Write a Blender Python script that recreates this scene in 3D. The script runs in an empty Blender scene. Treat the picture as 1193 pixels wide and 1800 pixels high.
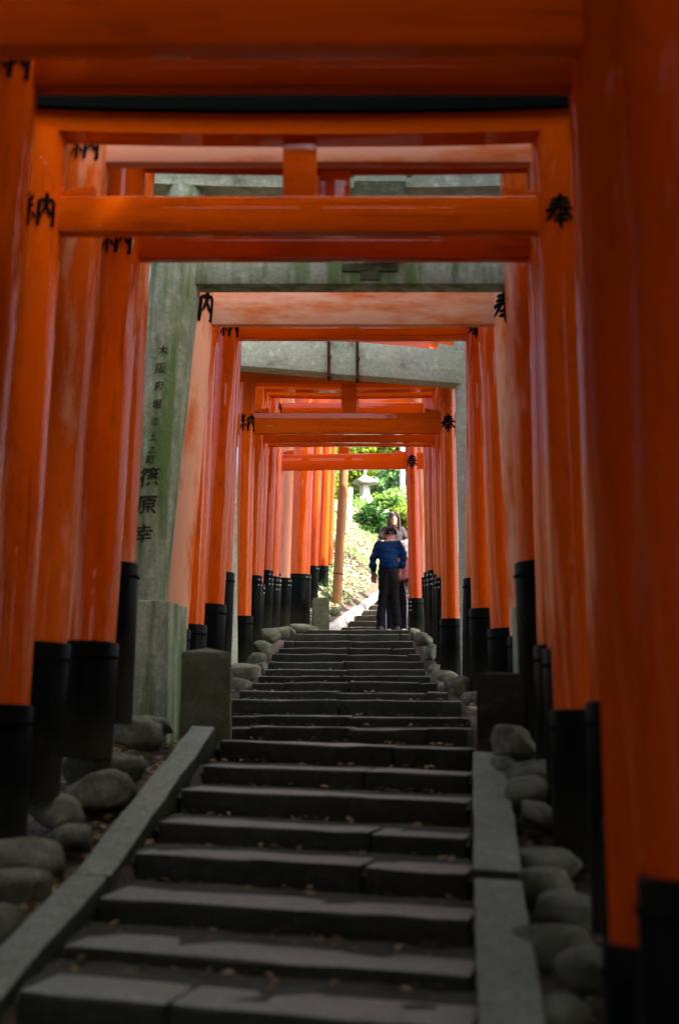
import bpy, bmesh, math, random
import numpy as np
from mathutils import Vector, Matrix, noise

random.seed(7)
RNG = np.random.default_rng(7)
SC = bpy.context.scene
COL = SC.collection

# ------------------------------------------------------------------ camera
CAMZ = 1.75                      # eye height above the lowest paving
FPX = 2200.0                     # focal length in pixels of the 1193x1800 photograph
PITCH = math.atan(362.0 / FPX)   # camera tilted up
cam = bpy.data.cameras.new('camera')
cam_o = bpy.data.objects.new('camera', cam)
COL.objects.link(cam_o)
cam_o.location = (0, 0, CAMZ)
cam_o.rotation_euler = (math.pi / 2 + PITCH, 0, 0)
cam.sensor_fit = 'VERTICAL'
cam.sensor_height = 36.0
cam.sensor_width = 24.0
cam.lens = 36.0 * FPX / 1800.0
cam.clip_start = 0.05
cam.clip_end = 600
cam.dof.use_dof = True
cam.dof.focus_distance = 13.5
cam.dof.aperture_fstop = 1.6
SC.camera = cam_o

# ------------------------------------------------------------------ sky and sun
SUN_EL, SUN_AZ = math.radians(52), math.radians(115)   # azimuth measured from +Y towards +X
world = bpy.data.worlds.new('World')
SC.world = world
world.use_nodes = True
wn = world.node_tree
wn.nodes.clear()
sky = wn.nodes.new('ShaderNodeTexSky')
sky.sky_type = 'NISHITA'
sky.sun_disc = False
sky.sun_elevation = SUN_EL
sky.sun_rotation = SUN_AZ
sky.air_density = 0.5
sky.dust_density = 7.0
sky.ozone_density = 0.3
bg = wn.nodes.new('ShaderNodeBackground')
bg.inputs['Strength'].default_value = 0.125
wo = wn.nodes.new('ShaderNodeOutputWorld')
wn.links.new(sky.outputs[0], bg.inputs[0])
wn.links.new(bg.outputs[0], wo.inputs[0])
sun = bpy.data.lights.new('sun', 'SUN')
sun.energy = 5.0
sun.angle = math.radians(0.55)
sun.color = (1.0, 0.95, 0.86)
sun_o = bpy.data.objects.new('sun', sun)
COL.objects.link(sun_o)
sdir = Vector((math.cos(SUN_EL) * math.sin(SUN_AZ), math.cos(SUN_EL) * math.cos(SUN_AZ), math.sin(SUN_EL)))
sun_o.rotation_euler = sdir.to_track_quat('Z', 'Y').to_euler()

SC.view_settings.view_transform = 'Standard'
SC.view_settings.look = 'None'
SC.view_settings.gamma = 1.0
SC.view_settings.use_curve_mapping = False
SC.view_settings.exposure = 2.4
SC.render.engine = 'CYCLES'
SC.cycles.use_denoising = True
SC.cycles.max_bounces = 6
SC.cycles.diffuse_bounces = 3
SC.cycles.glossy_bounces = 4
SC.cycles.transmission_bounces = 4
SC.cycles.sample_clamp_indirect = 6.0

# ------------------------------------------------------------------ helpers
CT, ST = math.cos(PITCH), math.sin(PITCH)


def P(px, py, Y):
    """Point of the place at depth Y that the photograph shows at (px, py)."""
    u, v = (px - 596.5) / FPX, (900.0 - py) / FPX
    s = Y / (CT - v * ST)
    return Vector((u * s, Y, CAMZ + s * (ST + v * CT)))


def mpp(Y):
    return Y / FPX


def empty(name, loc, label=None, cat=None, group=None, kind=None):
    o = bpy.data.objects.new(name, None)
    o.location = loc
    o.empty_display_size = 0.1
    COL.objects.link(o)
    return tag(o, label, cat, group, kind)


def tag(o, label=None, cat=None, group=None, kind=None):
    if label: o['label'] = label
    if cat: o['category'] = cat
    if group: o['group'] = group
    if kind: o['kind'] = kind
    return o


def mk(name, bm, mat, parent=None, org=None, smooth=False, angle=None):
    """Link a bmesh built in world coordinates as one mesh object; org is the origin of its thing."""
    me = bpy.data.meshes.new(name)
    org = Vector(org) if org is not None else Vector((0, 0, 0))
    if org.length:
        bmesh.ops.translate(bm, verts=bm.verts, vec=-org)
    bmesh.ops.recalc_face_normals(bm, faces=bm.faces)
    bm.to_mesh(me)
    bm.free()
    for m in (mat if isinstance(mat, (list, tuple)) else [mat]):
        me.materials.append(m)
    if smooth:
        me.polygons.foreach_set('use_smooth', [True] * len(me.polygons))
        if angle:
            me.set_sharp_from_angle(angle=math.radians(angle))
    o = bpy.data.objects.new(name, me)
    COL.objects.link(o)
    if parent is not None:
        o.parent = parent
    else:
        o.location = org
    return o


def mk_np(name, verts, faces, mat, parent=None, org=(0, 0, 0), smooth=False, fmat=None):
    me = bpy.data.meshes.new(name)
    v = np.asarray(verts, dtype=np.float32) - np.asarray(org, dtype=np.float32)
    f = np.asarray(faces, dtype=np.int32)
    k = f.shape[1]
    me.vertices.add(len(v))
    me.vertices.foreach_set('co', v.ravel())
    me.loops.add(f.size)
    me.loops.foreach_set('vertex_index', f.ravel())
    me.polygons.add(len(f))
    me.polygons.foreach_set('loop_start', np.arange(0, f.size, k, dtype=np.int32))
    me.polygons.foreach_set('loop_total', np.full(len(f), k, dtype=np.int32))
    for m in (mat if isinstance(mat, (list, tuple)) else [mat]):
        me.materials.append(m)
    if fmat is not None:
        me.polygons.foreach_set('material_index', np.asarray(fmat, dtype=np.int32))
    if smooth:
        me.polygons.foreach_set('use_smooth', [True] * len(f))
    me.update(calc_edges=True)
    o = bpy.data.objects.new(name, me)
    COL.objects.link(o)
    if parent is not None:
        o.parent = parent
    else:
        o.location = org
    return o


def tube(bm, pts, rads, seg=12, cap=True, ref=None):
    """Tapered tube through points."""
    rings = []
    n = len(pts)
    for i, p in enumerate(pts):
        p = Vector(p)
        a = Vector(pts[max(i - 1, 0)])
        b = Vector(pts[min(i + 1, n - 1)])
        d = (b - a)
        d = d.normalized() if d.length > 1e-9 else Vector((0, 0, 1))
        u = d.cross(Vector((0, 1, 0)) if abs(d.y) < 0.9 else Vector((1, 0, 0))).normalized()
        w = d.cross(u).normalized()
        r = rads[i] if hasattr(rads, '__len__') else rads
        rings.append([bm.verts.new(p + (u * math.cos(2 * math.pi * k / seg) + w * math.sin(2 * math.pi * k / seg)) * r)
                      for k in range(seg)])
    for i in range(n - 1):
        for k in range(seg):
            bm.faces.new((rings[i][k], rings[i][(k + 1) % seg], rings[i + 1][(k + 1) % seg], rings[i + 1][k]))
    if cap:
        bm.faces.new(rings[0][::-1])
        bm.faces.new(rings[-1])
    return rings


def box(bm, c, s, rot=None, bevel=0.0, seg=2):
    """Axis box with centre c and size s, optionally rotated and bevelled."""
    m = Matrix.Translation(Vector(c)) @ (rot.to_4x4() if rot else Matrix.Identity(4)) @ Matrix.Diagonal((s[0], s[1], s[2], 1))
    r = bmesh.ops.create_cube(bm, size=1.0, matrix=m)
    if bevel:
        es = list({e for v in r['verts'] for e in v.link_edges})
        bmesh.ops.bevel(bm, geom=es, offset=bevel, segments=seg, affect='EDGES', profile=0.5)


def hexa(bm, c8, bevel=0.0, seg=2):
    """Box from eight corners: bottom 4 counter-clockwise, then top 4."""
    v = [bm.verts.new(Vector(c)) for c in c8]
    fs = [bm.faces.new([v[i] for i in q]) for q in
          ((3, 2, 1, 0), (4, 5, 6, 7), (0, 1, 5, 4), (1, 2, 6, 5), (2, 3, 7, 6), (3, 0, 4, 7))]
    if bevel:
        es = list({e for f in fs for e in f.edges})
        bmesh.ops.bevel(bm, geom=es, offset=bevel, segments=seg, affect='EDGES', profile=0.5)


def sharpen(o, deg=35):
    o.data.polygons.foreach_set('use_smooth', [True] * len(o.data.polygons))
    o.data.set_sharp_from_angle(angle=math.radians(deg))
    return o


# ------------------------------------------------------------------ materials
def new_mat(name):
    m = bpy.data.materials.new(name)
    m.use_nodes = True
    nt = m.node_tree
    nt.nodes.clear()
    out = nt.nodes.new('ShaderNodeOutputMaterial')
    b = nt.nodes.new('ShaderNodeBsdfPrincipled')
    nt.links.new(b.outputs[0], out.inputs[0])
    return m, nt, b


def N(nt, kind, **kw):
    n = nt.nodes.new('ShaderNode' + kind)
    for k, v in kw.items():
        if k in n.inputs:
            n.inputs[k].default_value = v
        else:
            setattr(n, k, v)
    return n


def coords(nt, scale=(1, 1, 1), per_object=True, kind='Object'):
    tc = N(nt, 'TexCoord')
    mp = N(nt, 'Mapping')
    mp.inputs['Scale'].default_value = scale
    nt.links.new(tc.outputs[kind], mp.inputs[0])
    if per_object:
        oi = N(nt, 'ObjectInfo')
        mul = N(nt, 'VectorMath', operation='SCALE')
        cmb = N(nt, 'CombineXYZ')
        for i in range(3):
            nt.links.new(oi.outputs['Random'], cmb.inputs[i])
        nt.links.new(cmb.outputs[0], mul.inputs[0])
        mul.inputs['Scale'].default_value = 37.0
        nt.links.new(mul.outputs[0], mp.inputs['Location'])
    return mp.outputs[0]


def noise_n(nt, vec, scale, detail=4.0, rough=0.55):
    n = N(nt, 'TexNoise', Scale=scale, Detail=detail, Roughness=rough)
    nt.links.new(vec, n.inputs['Vector'])
    return n.outputs[0]


def ramp(nt, fac, stops):
    r = N(nt, 'ValToRGB')
    el = r.color_ramp.elements
    while len(el) < len(stops):
        el.new(0.5)
    for e, (p, c) in zip(el, stops):
        e.position = p
        e.color = (c[0], c[1], c[2], 1) if hasattr(c, '__len__') else (c, c, c, 1)
    nt.links.new(fac, r.inputs[0])
    return r.outputs[0]


def mix(nt, fac, a, b, mode='MIX'):
    m = N(nt, 'Mix', data_type='RGBA', blend_type=mode)
    for sock, v in ((0, fac), (6, a), (7, b)):
        if hasattr(v, 'is_linked') or hasattr(v, 'links'):
            nt.links.new(v, m.inputs[sock])
        elif sock == 0:
            m.inputs[0].default_value = v
        else:
            m.inputs[sock].default_value = (v[0], v[1], v[2], 1)
    return m.outputs[2]


def bump(nt, b, h, strength=0.2, dist=0.01):
    bp = N(nt, 'Bump', Strength=strength, Distance=dist)
    nt.links.new(h, bp.inputs['Height'])
    nt.links.new(bp.outputs[0], b.inputs['Normal'])


def vermilion(name, base, fade=0.0, fade_col=(0.84, 0.40, 0.25), rough=0.45, coat=0.8, dark=0.82, along='z'):
    """Lacquered vermilion timber: brush streaks along the grain, dull and chalky where the paint has faded."""
    m, nt, b = new_mat(name)
    sw = (lambda a, b: (a, a, b)) if along == 'z' else (lambda a, b: (b, a, a))
    v = coords(nt, sw(9, 0.8))
    v2 = coords(nt, sw(2.2, 0.55))
    streak = noise_n(nt, v, 2.0, 5.0)
    blot = noise_n(nt, v2, 2.2, 5.0, 0.62)
    c = mix(nt, ramp(nt, streak, [(0.3, 0.0), (0.75, 1.0)]), tuple(x * dark for x in base), base)
    c = mix(nt, ramp(nt, blot, [(0.35, 0.0), (0.8, 0.35)]), c, (base[0] * 1.05, base[1] * 1.45, base[2] * 1.6))
    grime = noise_n(nt, coords(nt, sw(5, 1.2)), 3.0, 8.0, 0.7)
    c = mix(nt, ramp(nt, grime, [(0.55, 0.0), (0.74, 0.55)]), c, (0.12, 0.024, 0.006))
    crack = noise_n(nt, coords(nt, sw(26, 0.5)), 2.4, 3.0, 0.5)
    c = mix(nt, ramp(nt, crack, [(0.65, 0.0), (0.69, 0.5)]), c, (0.16, 0.026, 0.006))
    if fade:
        f = ramp(nt, blot, [(0.62 - 0.42 * fade, 0.0), (0.72 - 0.3 * fade, 1.0)])
        c = mix(nt, f, c, fade_col)
        rr = ramp(nt, blot, [(0.62 - 0.42 * fade, rough), (0.72 - 0.3 * fade, 0.62)])
    else:
        rr = ramp(nt, streak, [(0.3, rough + 0.1), (0.7, rough - 0.06)])
    nt.links.new(c, b.inputs['Base Color'])
    nt.links.new(rr, b.inputs['Roughness'])
    b.inputs['Coat Weight'].default_value = coat
    b.inputs['Coat Roughness'].default_value = 0.04
    b.inputs['Coat IOR'].default_value = 1.5
    b.inputs['Specular IOR Level'].default_value = 0.0
    bump(nt, b, streak, 0.05, 0.003)
    return m


V_BASE = (0.82, 0.112, 0.002)
M = {}
for _k, _c, _a in (('verm', V_BASE, {}), ('verm_deep', (0.66, 0.066, 0.002), dict(rough=0.4)), ('verm_dull', (0.56, 0.066, 0.002), dict(rough=0.5, coat=0.12)),
                   ('verm_fade', (0.80, 0.15, 0.012), dict(fade=0.62, rough=0.45, coat=0.15)), ('verm_half', (0.78, 0.13, 0.008), dict(fade=0.22, rough=0.42, coat=0.4))):
    M[_k] = vermilion(_k.replace('verm', 'vermilion_post'), _c, **_a)
    M[_k + '_b'] = vermilion(_k.replace('verm', 'vermilion_beam'), _c, along='x', **_a)


def black_paint():
    m, nt, b = new_mat('black_green_lacquer')
    v = coords(nt, (3, 3, 3))
    n = noise_n(nt, v, 2.0, 6.0, 0.65)
    tc = N(nt, 'TexCoord')
    sp = N(nt, 'SeparateXYZ')
    nt.links.new(tc.outputs['Generated'], sp.inputs[0])
    add = N(nt, 'Math', operation='MULTIPLY_ADD')
    nt.links.new(n, add.inputs[0])
    add.inputs[1].default_value = 0.7
    nt.links.new(sp.outputs[2], add.inputs[2])
    dust = ramp(nt, add.outputs[0], [(0.35, 1.0), (0.85, 0.0)])      # splashed mud near the foot
    c = mix(nt, n, (0.0022, 0.0042, 0.0036), (0.005, 0.009, 0.0075))
    c = mix(nt, dust, c, (0.03, 0.029, 0.017))
    chip = noise_n(nt, coords(nt, (1, 1, 0.45)), 9.0, 8.0, 0.75)
    c = mix(nt, ramp(nt, chip, [(0.60, 0.0), (0.64, 0.8)]), c, (0.026, 0.027, 0.022))
    nt.links.new(c, b.inputs['Base Color'])
    nt.links.new(ramp(nt, add.outputs[0], [(0.35, 0.75), (0.8, 0.3)]), b.inputs['Roughness'])
    b.inputs['Specular IOR Level'].default_value = 0.03
    bump(nt, b, n, 0.15, 0.004)
    return m


M['black'] = black_paint()


def plain(name, col, rough=0.6, var=0.25, scale=6.0, bumpy=0.1, metal=0.0):
    m, nt, b = new_mat(name)
    if rough > 0.65:
        b.inputs['Specular IOR Level'].default_value = 0.03
    n = noise_n(nt, coords(nt), scale, 5.0)
    nt.links.new(mix(nt, n, tuple(c * (1 - var) for c in col), tuple(min(c * (1 + var), 1) for c in col)), b.inputs['Base Color'])
    b.inputs['Roughness'].default_value = rough
    b.inputs['Metallic'].default_value = metal
    if bumpy:
        bump(nt, b, n, bumpy, 0.005)
    return m


M['ink'] = plain('black_ink', (0.004, 0.006, 0.006), 0.7, 0.2, 20)
M['ink_faded'] = plain('weathered_ink', (0.03, 0.035, 0.026), 0.7, 0.6, 30)
M['kasagi'] = plain('black_cap_paint', (0.003, 0.006, 0.005), 0.72, 0.3, 6)
M['iron'] = plain('rusty_iron', (0.09, 0.035, 0.02), 0.75, 0.5, 18, 0.3)
M['nail'] = plain('worn_steel', (0.5, 0.52, 0.5), 0.3, 0.2, 20, 0.0, 0.9)


def stone(name, a, bcol, moss=0.0, rough=0.85, sc=1.0, moss_col=(0.045, 0.095, 0.02), streak=False, speck=0.5, dirt=0.0, lit_top=None, spec=0.35):
    m, nt, b = new_mat(name)
    v = coords(nt)
    big = noise_n(nt, v, 2.2 * sc, 6.0, 0.6)
    fine = noise_n(nt, v, 36 * sc, 5.0, 0.8)
    mid = noise_n(nt, v, 12 * sc, 6.0, 0.65)
    c = mix(nt, ramp(nt, big, [(0.3, 0.0), (0.7, 1.0)]), a, bcol)
    c = mix(nt, ramp(nt, fine, [(0.35, speck), (0.62, 0.0)]), c, tuple(x * 0.45 for x in a))
    c = mix(nt, ramp(nt, mid, [(0.54, 0.0), (0.74, 0.65)]), c, tuple(min(1, x * 1.5) for x in bcol))
    if dirt:
        c = mix(nt, ramp(nt, mid, [(0.25, dirt), (0.5, 0.0)]), c, (0.05, 0.038, 0.022))
    if moss:
        vm = coords(nt, (4, 4, 0.5) if streak else (1, 1, 1))
        mo = noise_n(nt, vm, 2.6 * sc, 7.0, 0.62)
        c = mix(nt, ramp(nt, mo, [(0.72 - 0.35 * moss, 0.0), (0.86 - 0.3 * moss, 0.85)]), c, moss_col)
        bk = noise_n(nt, coords(nt, (5, 5, 0.6) if streak else (1, 1, 1)), 3.3 * sc, 7.0, 0.7)
        c = mix(nt, ramp(nt, bk, [(0.58, 0.0), (0.76, 0.7)]), c, (0.03, 0.032, 0.022))
    if lit_top:
        # light and shade painted by slope: trodden tops pale, upright faces near black
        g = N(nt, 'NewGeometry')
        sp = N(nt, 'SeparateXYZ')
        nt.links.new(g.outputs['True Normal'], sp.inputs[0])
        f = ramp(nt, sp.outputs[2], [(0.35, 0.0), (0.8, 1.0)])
        c = mix(nt, f, mix(nt, 0.85, c, (0.014, 0.017, 0.010)), mix(nt, 0.45, c, mix(nt, ramp(nt, fine, [(0.3, 0.0), (0.7, 1.0)]), tuple(x * 0.35 for x in lit_top), tuple(x * 1.4 for x in lit_top))))
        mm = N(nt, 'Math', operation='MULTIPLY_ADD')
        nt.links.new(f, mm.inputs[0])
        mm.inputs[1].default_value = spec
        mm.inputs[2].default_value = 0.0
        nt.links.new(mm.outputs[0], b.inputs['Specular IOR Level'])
    else:
        b.inputs['Specular IOR Level'].default_value = spec
    nt.links.new(c, b.inputs['Base Color'])
    b.inputs['Roughness'].default_value = rough
    h = N(nt, 'Math', operation='ADD')
    nt.links.new(mid, h.inputs[0])
    nt.links.new(fine, h.inputs[1])
    bump(nt, b, h.outputs[0], 0.6, 0.012)
    return m


M['granite'] = stone('mossy_granite', (0.30, 0.36, 0.26), (0.46, 0.52, 0.41), 0.85, streak=True, moss_col=(0.085, 0.175, 0.03))
M['granite_pale'] = stone('pale_granite', (0.42, 0.50, 0.36), (0.58, 0.65, 0.51), 0.4)
M['step'] = stone('shade_painted_step_stone', (0.10, 0.105, 0.085), (0.21, 0.22, 0.185), 0.3, sc=1.3, moss_col=(0.05, 0.06, 0.03), dirt=0.6, lit_top=(0.36, 0.45, 0.34), rough=0.5, spec=0.8)  # risers carry painted shade, treads painted light
M['step_far'] = stone('sunlit_step_stone', (0.16, 0.125, 0.09), (0.24, 0.2, 0.16), 0.0, sc=1.3, dirt=0.4, lit_top=(0.42, 0.41, 0.38))
M['kerb'] = stone('kerb_granite', (0.15, 0.18, 0.13), (0.26, 0.30, 0.23), 0.3, lit_top=(0.25, 0.30, 0.235), sc=1.2)  # upright kerb sides take the same painted shade
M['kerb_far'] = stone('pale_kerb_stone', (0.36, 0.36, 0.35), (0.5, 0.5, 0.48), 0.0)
M['boulder'] = stone('river_boulder', (0.07, 0.08, 0.052), (0.25, 0.275, 0.20), 0.6, sc=1.8, moss_col=(0.05, 0.075, 0.022))
M['bollard_dark'] = stone('near_black_stone', spec=0.03, a=(0.03, 0.032, 0.024), bcol=(0.07, 0.07, 0.055), moss=0.4, sc=1.6, moss_col=(0.03, 0.045, 0.015))  # near-black tone for one stone post
M['bollard'] = stone('dark_lichen_stone', (0.075, 0.09, 0.05), (0.15, 0.175, 0.105), 0.75, sc=1.6, moss_col=(0.05, 0.08, 0.02))
M['lantern'] = stone('white_lantern_stone', (0.36, 0.36, 0.33), (0.5, 0.5, 0.46), 0.2)


def soil():
    m, nt, b = new_mat('leafy_soil')
    v = coords(nt, per_object=False)
    a = noise_n(nt, v, 1.1, 8.0, 0.65)
    f = noise_n(nt, v, 26, 6.0, 0.7)
    vo = N(nt, 'TexVoronoi', Scale=24.0)
    nt.links.new(v, vo.inputs['Vector'])
    c = mix(nt, ramp(nt, a, [(0.35, 0.0), (0.7, 1.0)]), (0.035, 0.026, 0.017), (0.085, 0.066, 0.044))
    c = mix(nt, ramp(nt, f, [(0.5, 0.0), (0.7, 0.8)]), c, (0.17, 0.125, 0.075))
    c = mix(nt, ramp(nt, vo.outputs[0], [(0.0, 0.6), (0.35, 0.0)]), c, (0.03, 0.022, 0.014))
    nt.links.new(c, b.inputs['Base Color'])
    b.inputs['Roughness'].default_value = 0.95
    bump(nt, b, f, 0.8, 0.03)
    return m


M['soil'] = soil()
M['tread_dirt'] = stone('trodden_dirt', (0.035, 0.042, 0.028), (0.09, 0.1, 0.07), 0.25, sc=2.0, moss_col=(0.04, 0.05, 0.02), dirt=0.5)


def leaf_mat(name, cols, trans=0.35, rough=0.45, spec=0.4):
    m = bpy.data.materials.new(name)
    m.use_nodes = True
    nt = m.node_tree
    nt.nodes.clear()
    out = N(nt, 'OutputMaterial')
    b = N(nt, 'BsdfPrincipled')
    t = N(nt, 'BsdfTranslucent')
    mx = N(nt, 'MixShader')
    g = N(nt, 'NewGeometry')
    k = len(cols)
    c = ramp(nt, g.outputs['Random Per Island'], [(i / max(k - 1, 1), cc) for i, cc in enumerate(cols)])
    nt.links.new(c, b.inputs['Base Color'])
    tc = mix(nt, 1.0, c, (1.35, 1.5, 0.55), 'MULTIPLY')
    nt.links.new(tc, t.inputs[0])
    b.inputs['Roughness'].default_value = rough
    b.inputs['Specular IOR Level'].default_value = spec
    mx.inputs[0].default_value = trans
    nt.links.new(b.outputs[0], mx.inputs[1])
    nt.links.new(t.outputs[0], mx.inputs[2])
    nt.links.new(mx.outputs[0], out.inputs[0])
    return m


M['leaf_dark'] = leaf_mat('glossy_camellia_leaf', [(0.012, 0.05, 0.014), (0.03, 0.10, 0.022), (0.05, 0.14, 0.03)], 0.2, 0.3, 0.5)
M['leaf_light'] = leaf_mat('fresh_green_leaf', [(0.10, 0.21, 0.06), (0.17, 0.30, 0.10), (0.27, 0.38, 0.18)], 0.45)
M['leaf_yellow'] = leaf_mat('yellow_green_leaf', [(0.09, 0.15, 0.02), (0.16, 0.22, 0.03), (0.24, 0.27, 0.05)], 0.5)
M['leaf_blue'] = leaf_mat('blue_green_leaf', [(0.10, 0.20, 0.12), (0.14, 0.27, 0.17), (0.2, 0.33, 0.22)], 0.5)
M['leaf_shade_tree'] = leaf_mat('shade_tree_leaf', [(0.03, 0.07, 0.02), (0.05, 0.10, 0.03), (0.07, 0.12, 0.03)], 0.0)
M['litter'] = leaf_mat('dry_leaf', [(0.16, 0.10, 0.05), (0.3, 0.22, 0.13), (0.1, 0.06, 0.03), (0.4, 0.32, 0.2)], 0.15, 0.8, 0.2)
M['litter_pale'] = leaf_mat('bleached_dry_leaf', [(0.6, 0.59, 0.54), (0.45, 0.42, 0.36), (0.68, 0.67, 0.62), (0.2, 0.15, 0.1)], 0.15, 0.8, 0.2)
M['grass'] = leaf_mat('grass_blade', [(0.06, 0.15, 0.03), (0.10, 0.22, 0.045), (0.15, 0.27, 0.08)], 0.35)
M['bark'] = plain('grey_brown_bark', (0.10, 0.075, 0.05), 0.9, 0.5, 9, 0.8)
M['pole_wood'] = plain('weathered_cedar', (0.26, 0.115, 0.035), 0.65, 0.35, 5, 0.2)
M['white_paint'] = plain('white_painted_steel', (0.72, 0.74, 0.74), 0.4, 0.05, 3, 0.0)
M['red_paint'] = plain('red_sign_paint', (0.6, 0.05, 0.04), 0.5, 0.1, 3, 0.0)
M['paper'] = plain('white_paper_screen', (0.75, 0.74, 0.7), 0.7, 0.05, 8, 0.0)

# ------------------------------------------------------------------ path profile
# (depth of the front edge, photo y of the edge at mid stair, photo x of its ends) from the lowest step in view upwards
STEPS = [(3.65, 1775, 2, 818), (4.1, 1684, 90, 819), (4.52, 1594, 156, 819), (4.97, 1518, 221, 815), (5.4, 1454, 267, 812),
         (5.85, 1399, 307, 814), (6.3, 1352, 347, 816), (6.85, 1308, 378, 822), (7.4, 1277, 395, 818), (7.95, 1259, 399, 814),
         (8.6, 1232, 398, 811), (9.2, 1215, 418, 788), (9.9, 1200, 441, 768), (10.6, 1188, 453, 756), (11.4, 1176, 464, 748),
         (12.2, 1163, 470, 745), (13.1, 1149, 477, 740), (14.0, 1138, 488, 731), (15.1, 1126, 498, 726), (16.3, 1115, 504, 720),
         (17.4, 1107, 512, 718)]
SY, SZ, SL, SR = [], [], [], []
for (Y, py, xl, xr) in STEPS:
    SY.append(Y)
    SZ.append(P(600, py, Y).z)
    SL.append(P(xl, py, Y).x)
    SR.append(P(xr, py, Y).x)
# carry the flight on below the frame and behind the photographer
k = 0
while SY[0] > -4:
    SY.insert(0, SY[0] - 0.46)
    SZ.insert(0, SZ[0] - 0.104)
    SL.insert(0, SL[0] - 0.07)
    SR.insert(0, SR[0] - 0.05)
Y_TOP, Z_TOP = 18.6, SZ[-1]
FL_DX, FL_DZ = 0.294, 0.30       # upper flight: sideways drift and rise per metre
FL_X0 = P(577, 1100, 18.6).x
FL_END = 26.0


def xk(y): return FL_X0 + FL_DX * (min(y, FL_END) - Y_TOP)


def zk(y): return Z_TOP + FL_DZ * (min(y, FL_END) - Y_TOP)


def gz(x, y):
    """Height of the ground sheet."""
    if y <= 18.2:
        p = float(np.interp(y, SY, SZ)) if y > SY[0] else SZ[0] - 0.2 * (SY[0] - y)
        l, r = float(np.interp(y, SY, SL)), float(np.interp(y, SY, SR))
        if l - 0.02 < x < r + 0.02:
            return p - 0.30
        d = (l - x) if x < l else (x - r)
        z = p - 0.05 - 0.10 * min(d / 0.25, 1.0)
        if x < l:
            z += max(0, d - 1.6) * 0.3
        else:
            z -= max(0, d - 1.6) * 0.12
        z += 0.05 * noise.noise(Vector((x * 1.3, y * 1.3, 0)))
        if y > 17.4:
            t = (y - 17.4) / 0.8
            z = z * (1 - t) + (Z_TOP - 0.06) * t if abs(x) < 1.6 else z
        return z
    k_ = xk(y)
    zz = zk(y) if y > Y_TOP else Z_TOP
    if k_ - 0.02 < x < k_ + 1.55:
        return zz - 0.32
    if x <= k_:
        d = k_ - x
        z = zz - 0.03 + 0.55 * min(d, 1.9) + 0.12 * max(0, d - 1.9)
    else:
        d = x - k_ - 1.55
        z = zz - 0.05 + 0.15 * min(d, 6)
    if y > FL_END:
        z += 0.02 * (y - FL_END)
    z += 0.10 * noise.noise(Vector((x * 0.9, y * 0.9, 3))) + 0.04 * noise.noise(Vector((x * 3.1, y * 3.1, 5)))
    return z


def build_ground():
    xs = np.concatenate([np.linspace(-140, -10, 22), np.linspace(-9, -3.2, 20), np.arange(-3, 3.01, 0.12), np.linspace(3.2, 9, 20), np.linspace(10, 140, 22)])
    ys = np.concatenate([np.linspace(-60, -6, 12), np.arange(-5, 17.9, 0.2), np.arange(18.0, 30.5, 0.16), np.linspace(31, 45, 24), np.linspace(48, 220, 30)])
    vs = np.array([(x, y, gz(x, y)) for y in ys for x in xs])
    nx = len(xs)
    i, j = np.meshgrid(np.arange(len(ys) - 1), np.arange(nx - 1), indexing='ij')
    a = (i * nx + j).ravel()
    f = np.stack([a, a + 1, a + nx + 1, a + nx], 1)
    tag(mk_np('ground', vs, f, M['soil'], smooth=True), kind='structure')


build_ground()


# ------------------------------------------------------------------ stairs
def slab(bm, c8, jit=0.006, cuts=7, bevel=0.014, sink=0.0):
    """Hewn stone block: bevelled, cut along its length, every corner slightly off."""
    v = [bm.verts.new(Vector(c)) for c in c8]
    for q in ((3, 2, 1, 0), (4, 5, 6, 7), (0, 1, 5, 4), (1, 2, 6, 5), (2, 3, 7, 6), (3, 0, 4, 7)):
        bm.faces.new([v[i] for i in q])
    ax = (Vector(c8[1]) - Vector(c8[0])).normalized()
    long_e = [e for e in bm.edges if abs((e.verts[1].co - e.verts[0].co).normalized().dot(ax)) > 0.9]
    bmesh.ops.subdivide_edges(bm, edges=long_e, cuts=cuts, use_grid_fill=True)
    es = [e for e in bm.edges if len(e.link_faces) == 2 and e.calc_face_angle(0) > 0.6]
    bmesh.ops.bevel(bm, geom=es, offset=bevel, segments=2, affect='EDGES', profile=0.5)
    s = random.random() * 50
    for w in bm.verts:
        n = noise.noise_vector(w.co * 4.0 + Vector((s, s, s))) + 0.6 * noise.noise_vector(w.co * 13.0 + Vector((s, 0, s)))
        w.co += n * jit


def step_row(parent, l, r, depth, h, cuts, mat, org):
    """One step: a row of blocks between the end points l and r of its front top edge."""
    l, r = Vector(l), Vector(r)
    ax = (r - l)
    back = Vector((-ax.y, ax.x, 0)).normalized() * depth
    fr = [0.0] + cuts + [1.0]
    for a, b in zip(fr[:-1], fr[1:]):
        ga = 0.004 / ax.length
        p, q = l + ax * (a + ga), l + ax * (b - ga)
        dz = Vector((0, 0, random.uniform(-0.008, 0.006)))
        fw = Vector((0, random.uniform(-0.012, 0.012), 0))
        p, q = p + dz + fw, q + dz * random.uniform(0.2, 1) + fw
        dn = Vector((0, 0, -h))
        bm = bmesh.new()
        slab(bm, [p + dn, q + dn, q + back + dn, p + back + dn, p, q, q + back, p + back], 0.007, max(2, int((q - p).length / 0.14)))
        sharpen(mk('step_block', bm, mat, parent, org), 40)


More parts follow.
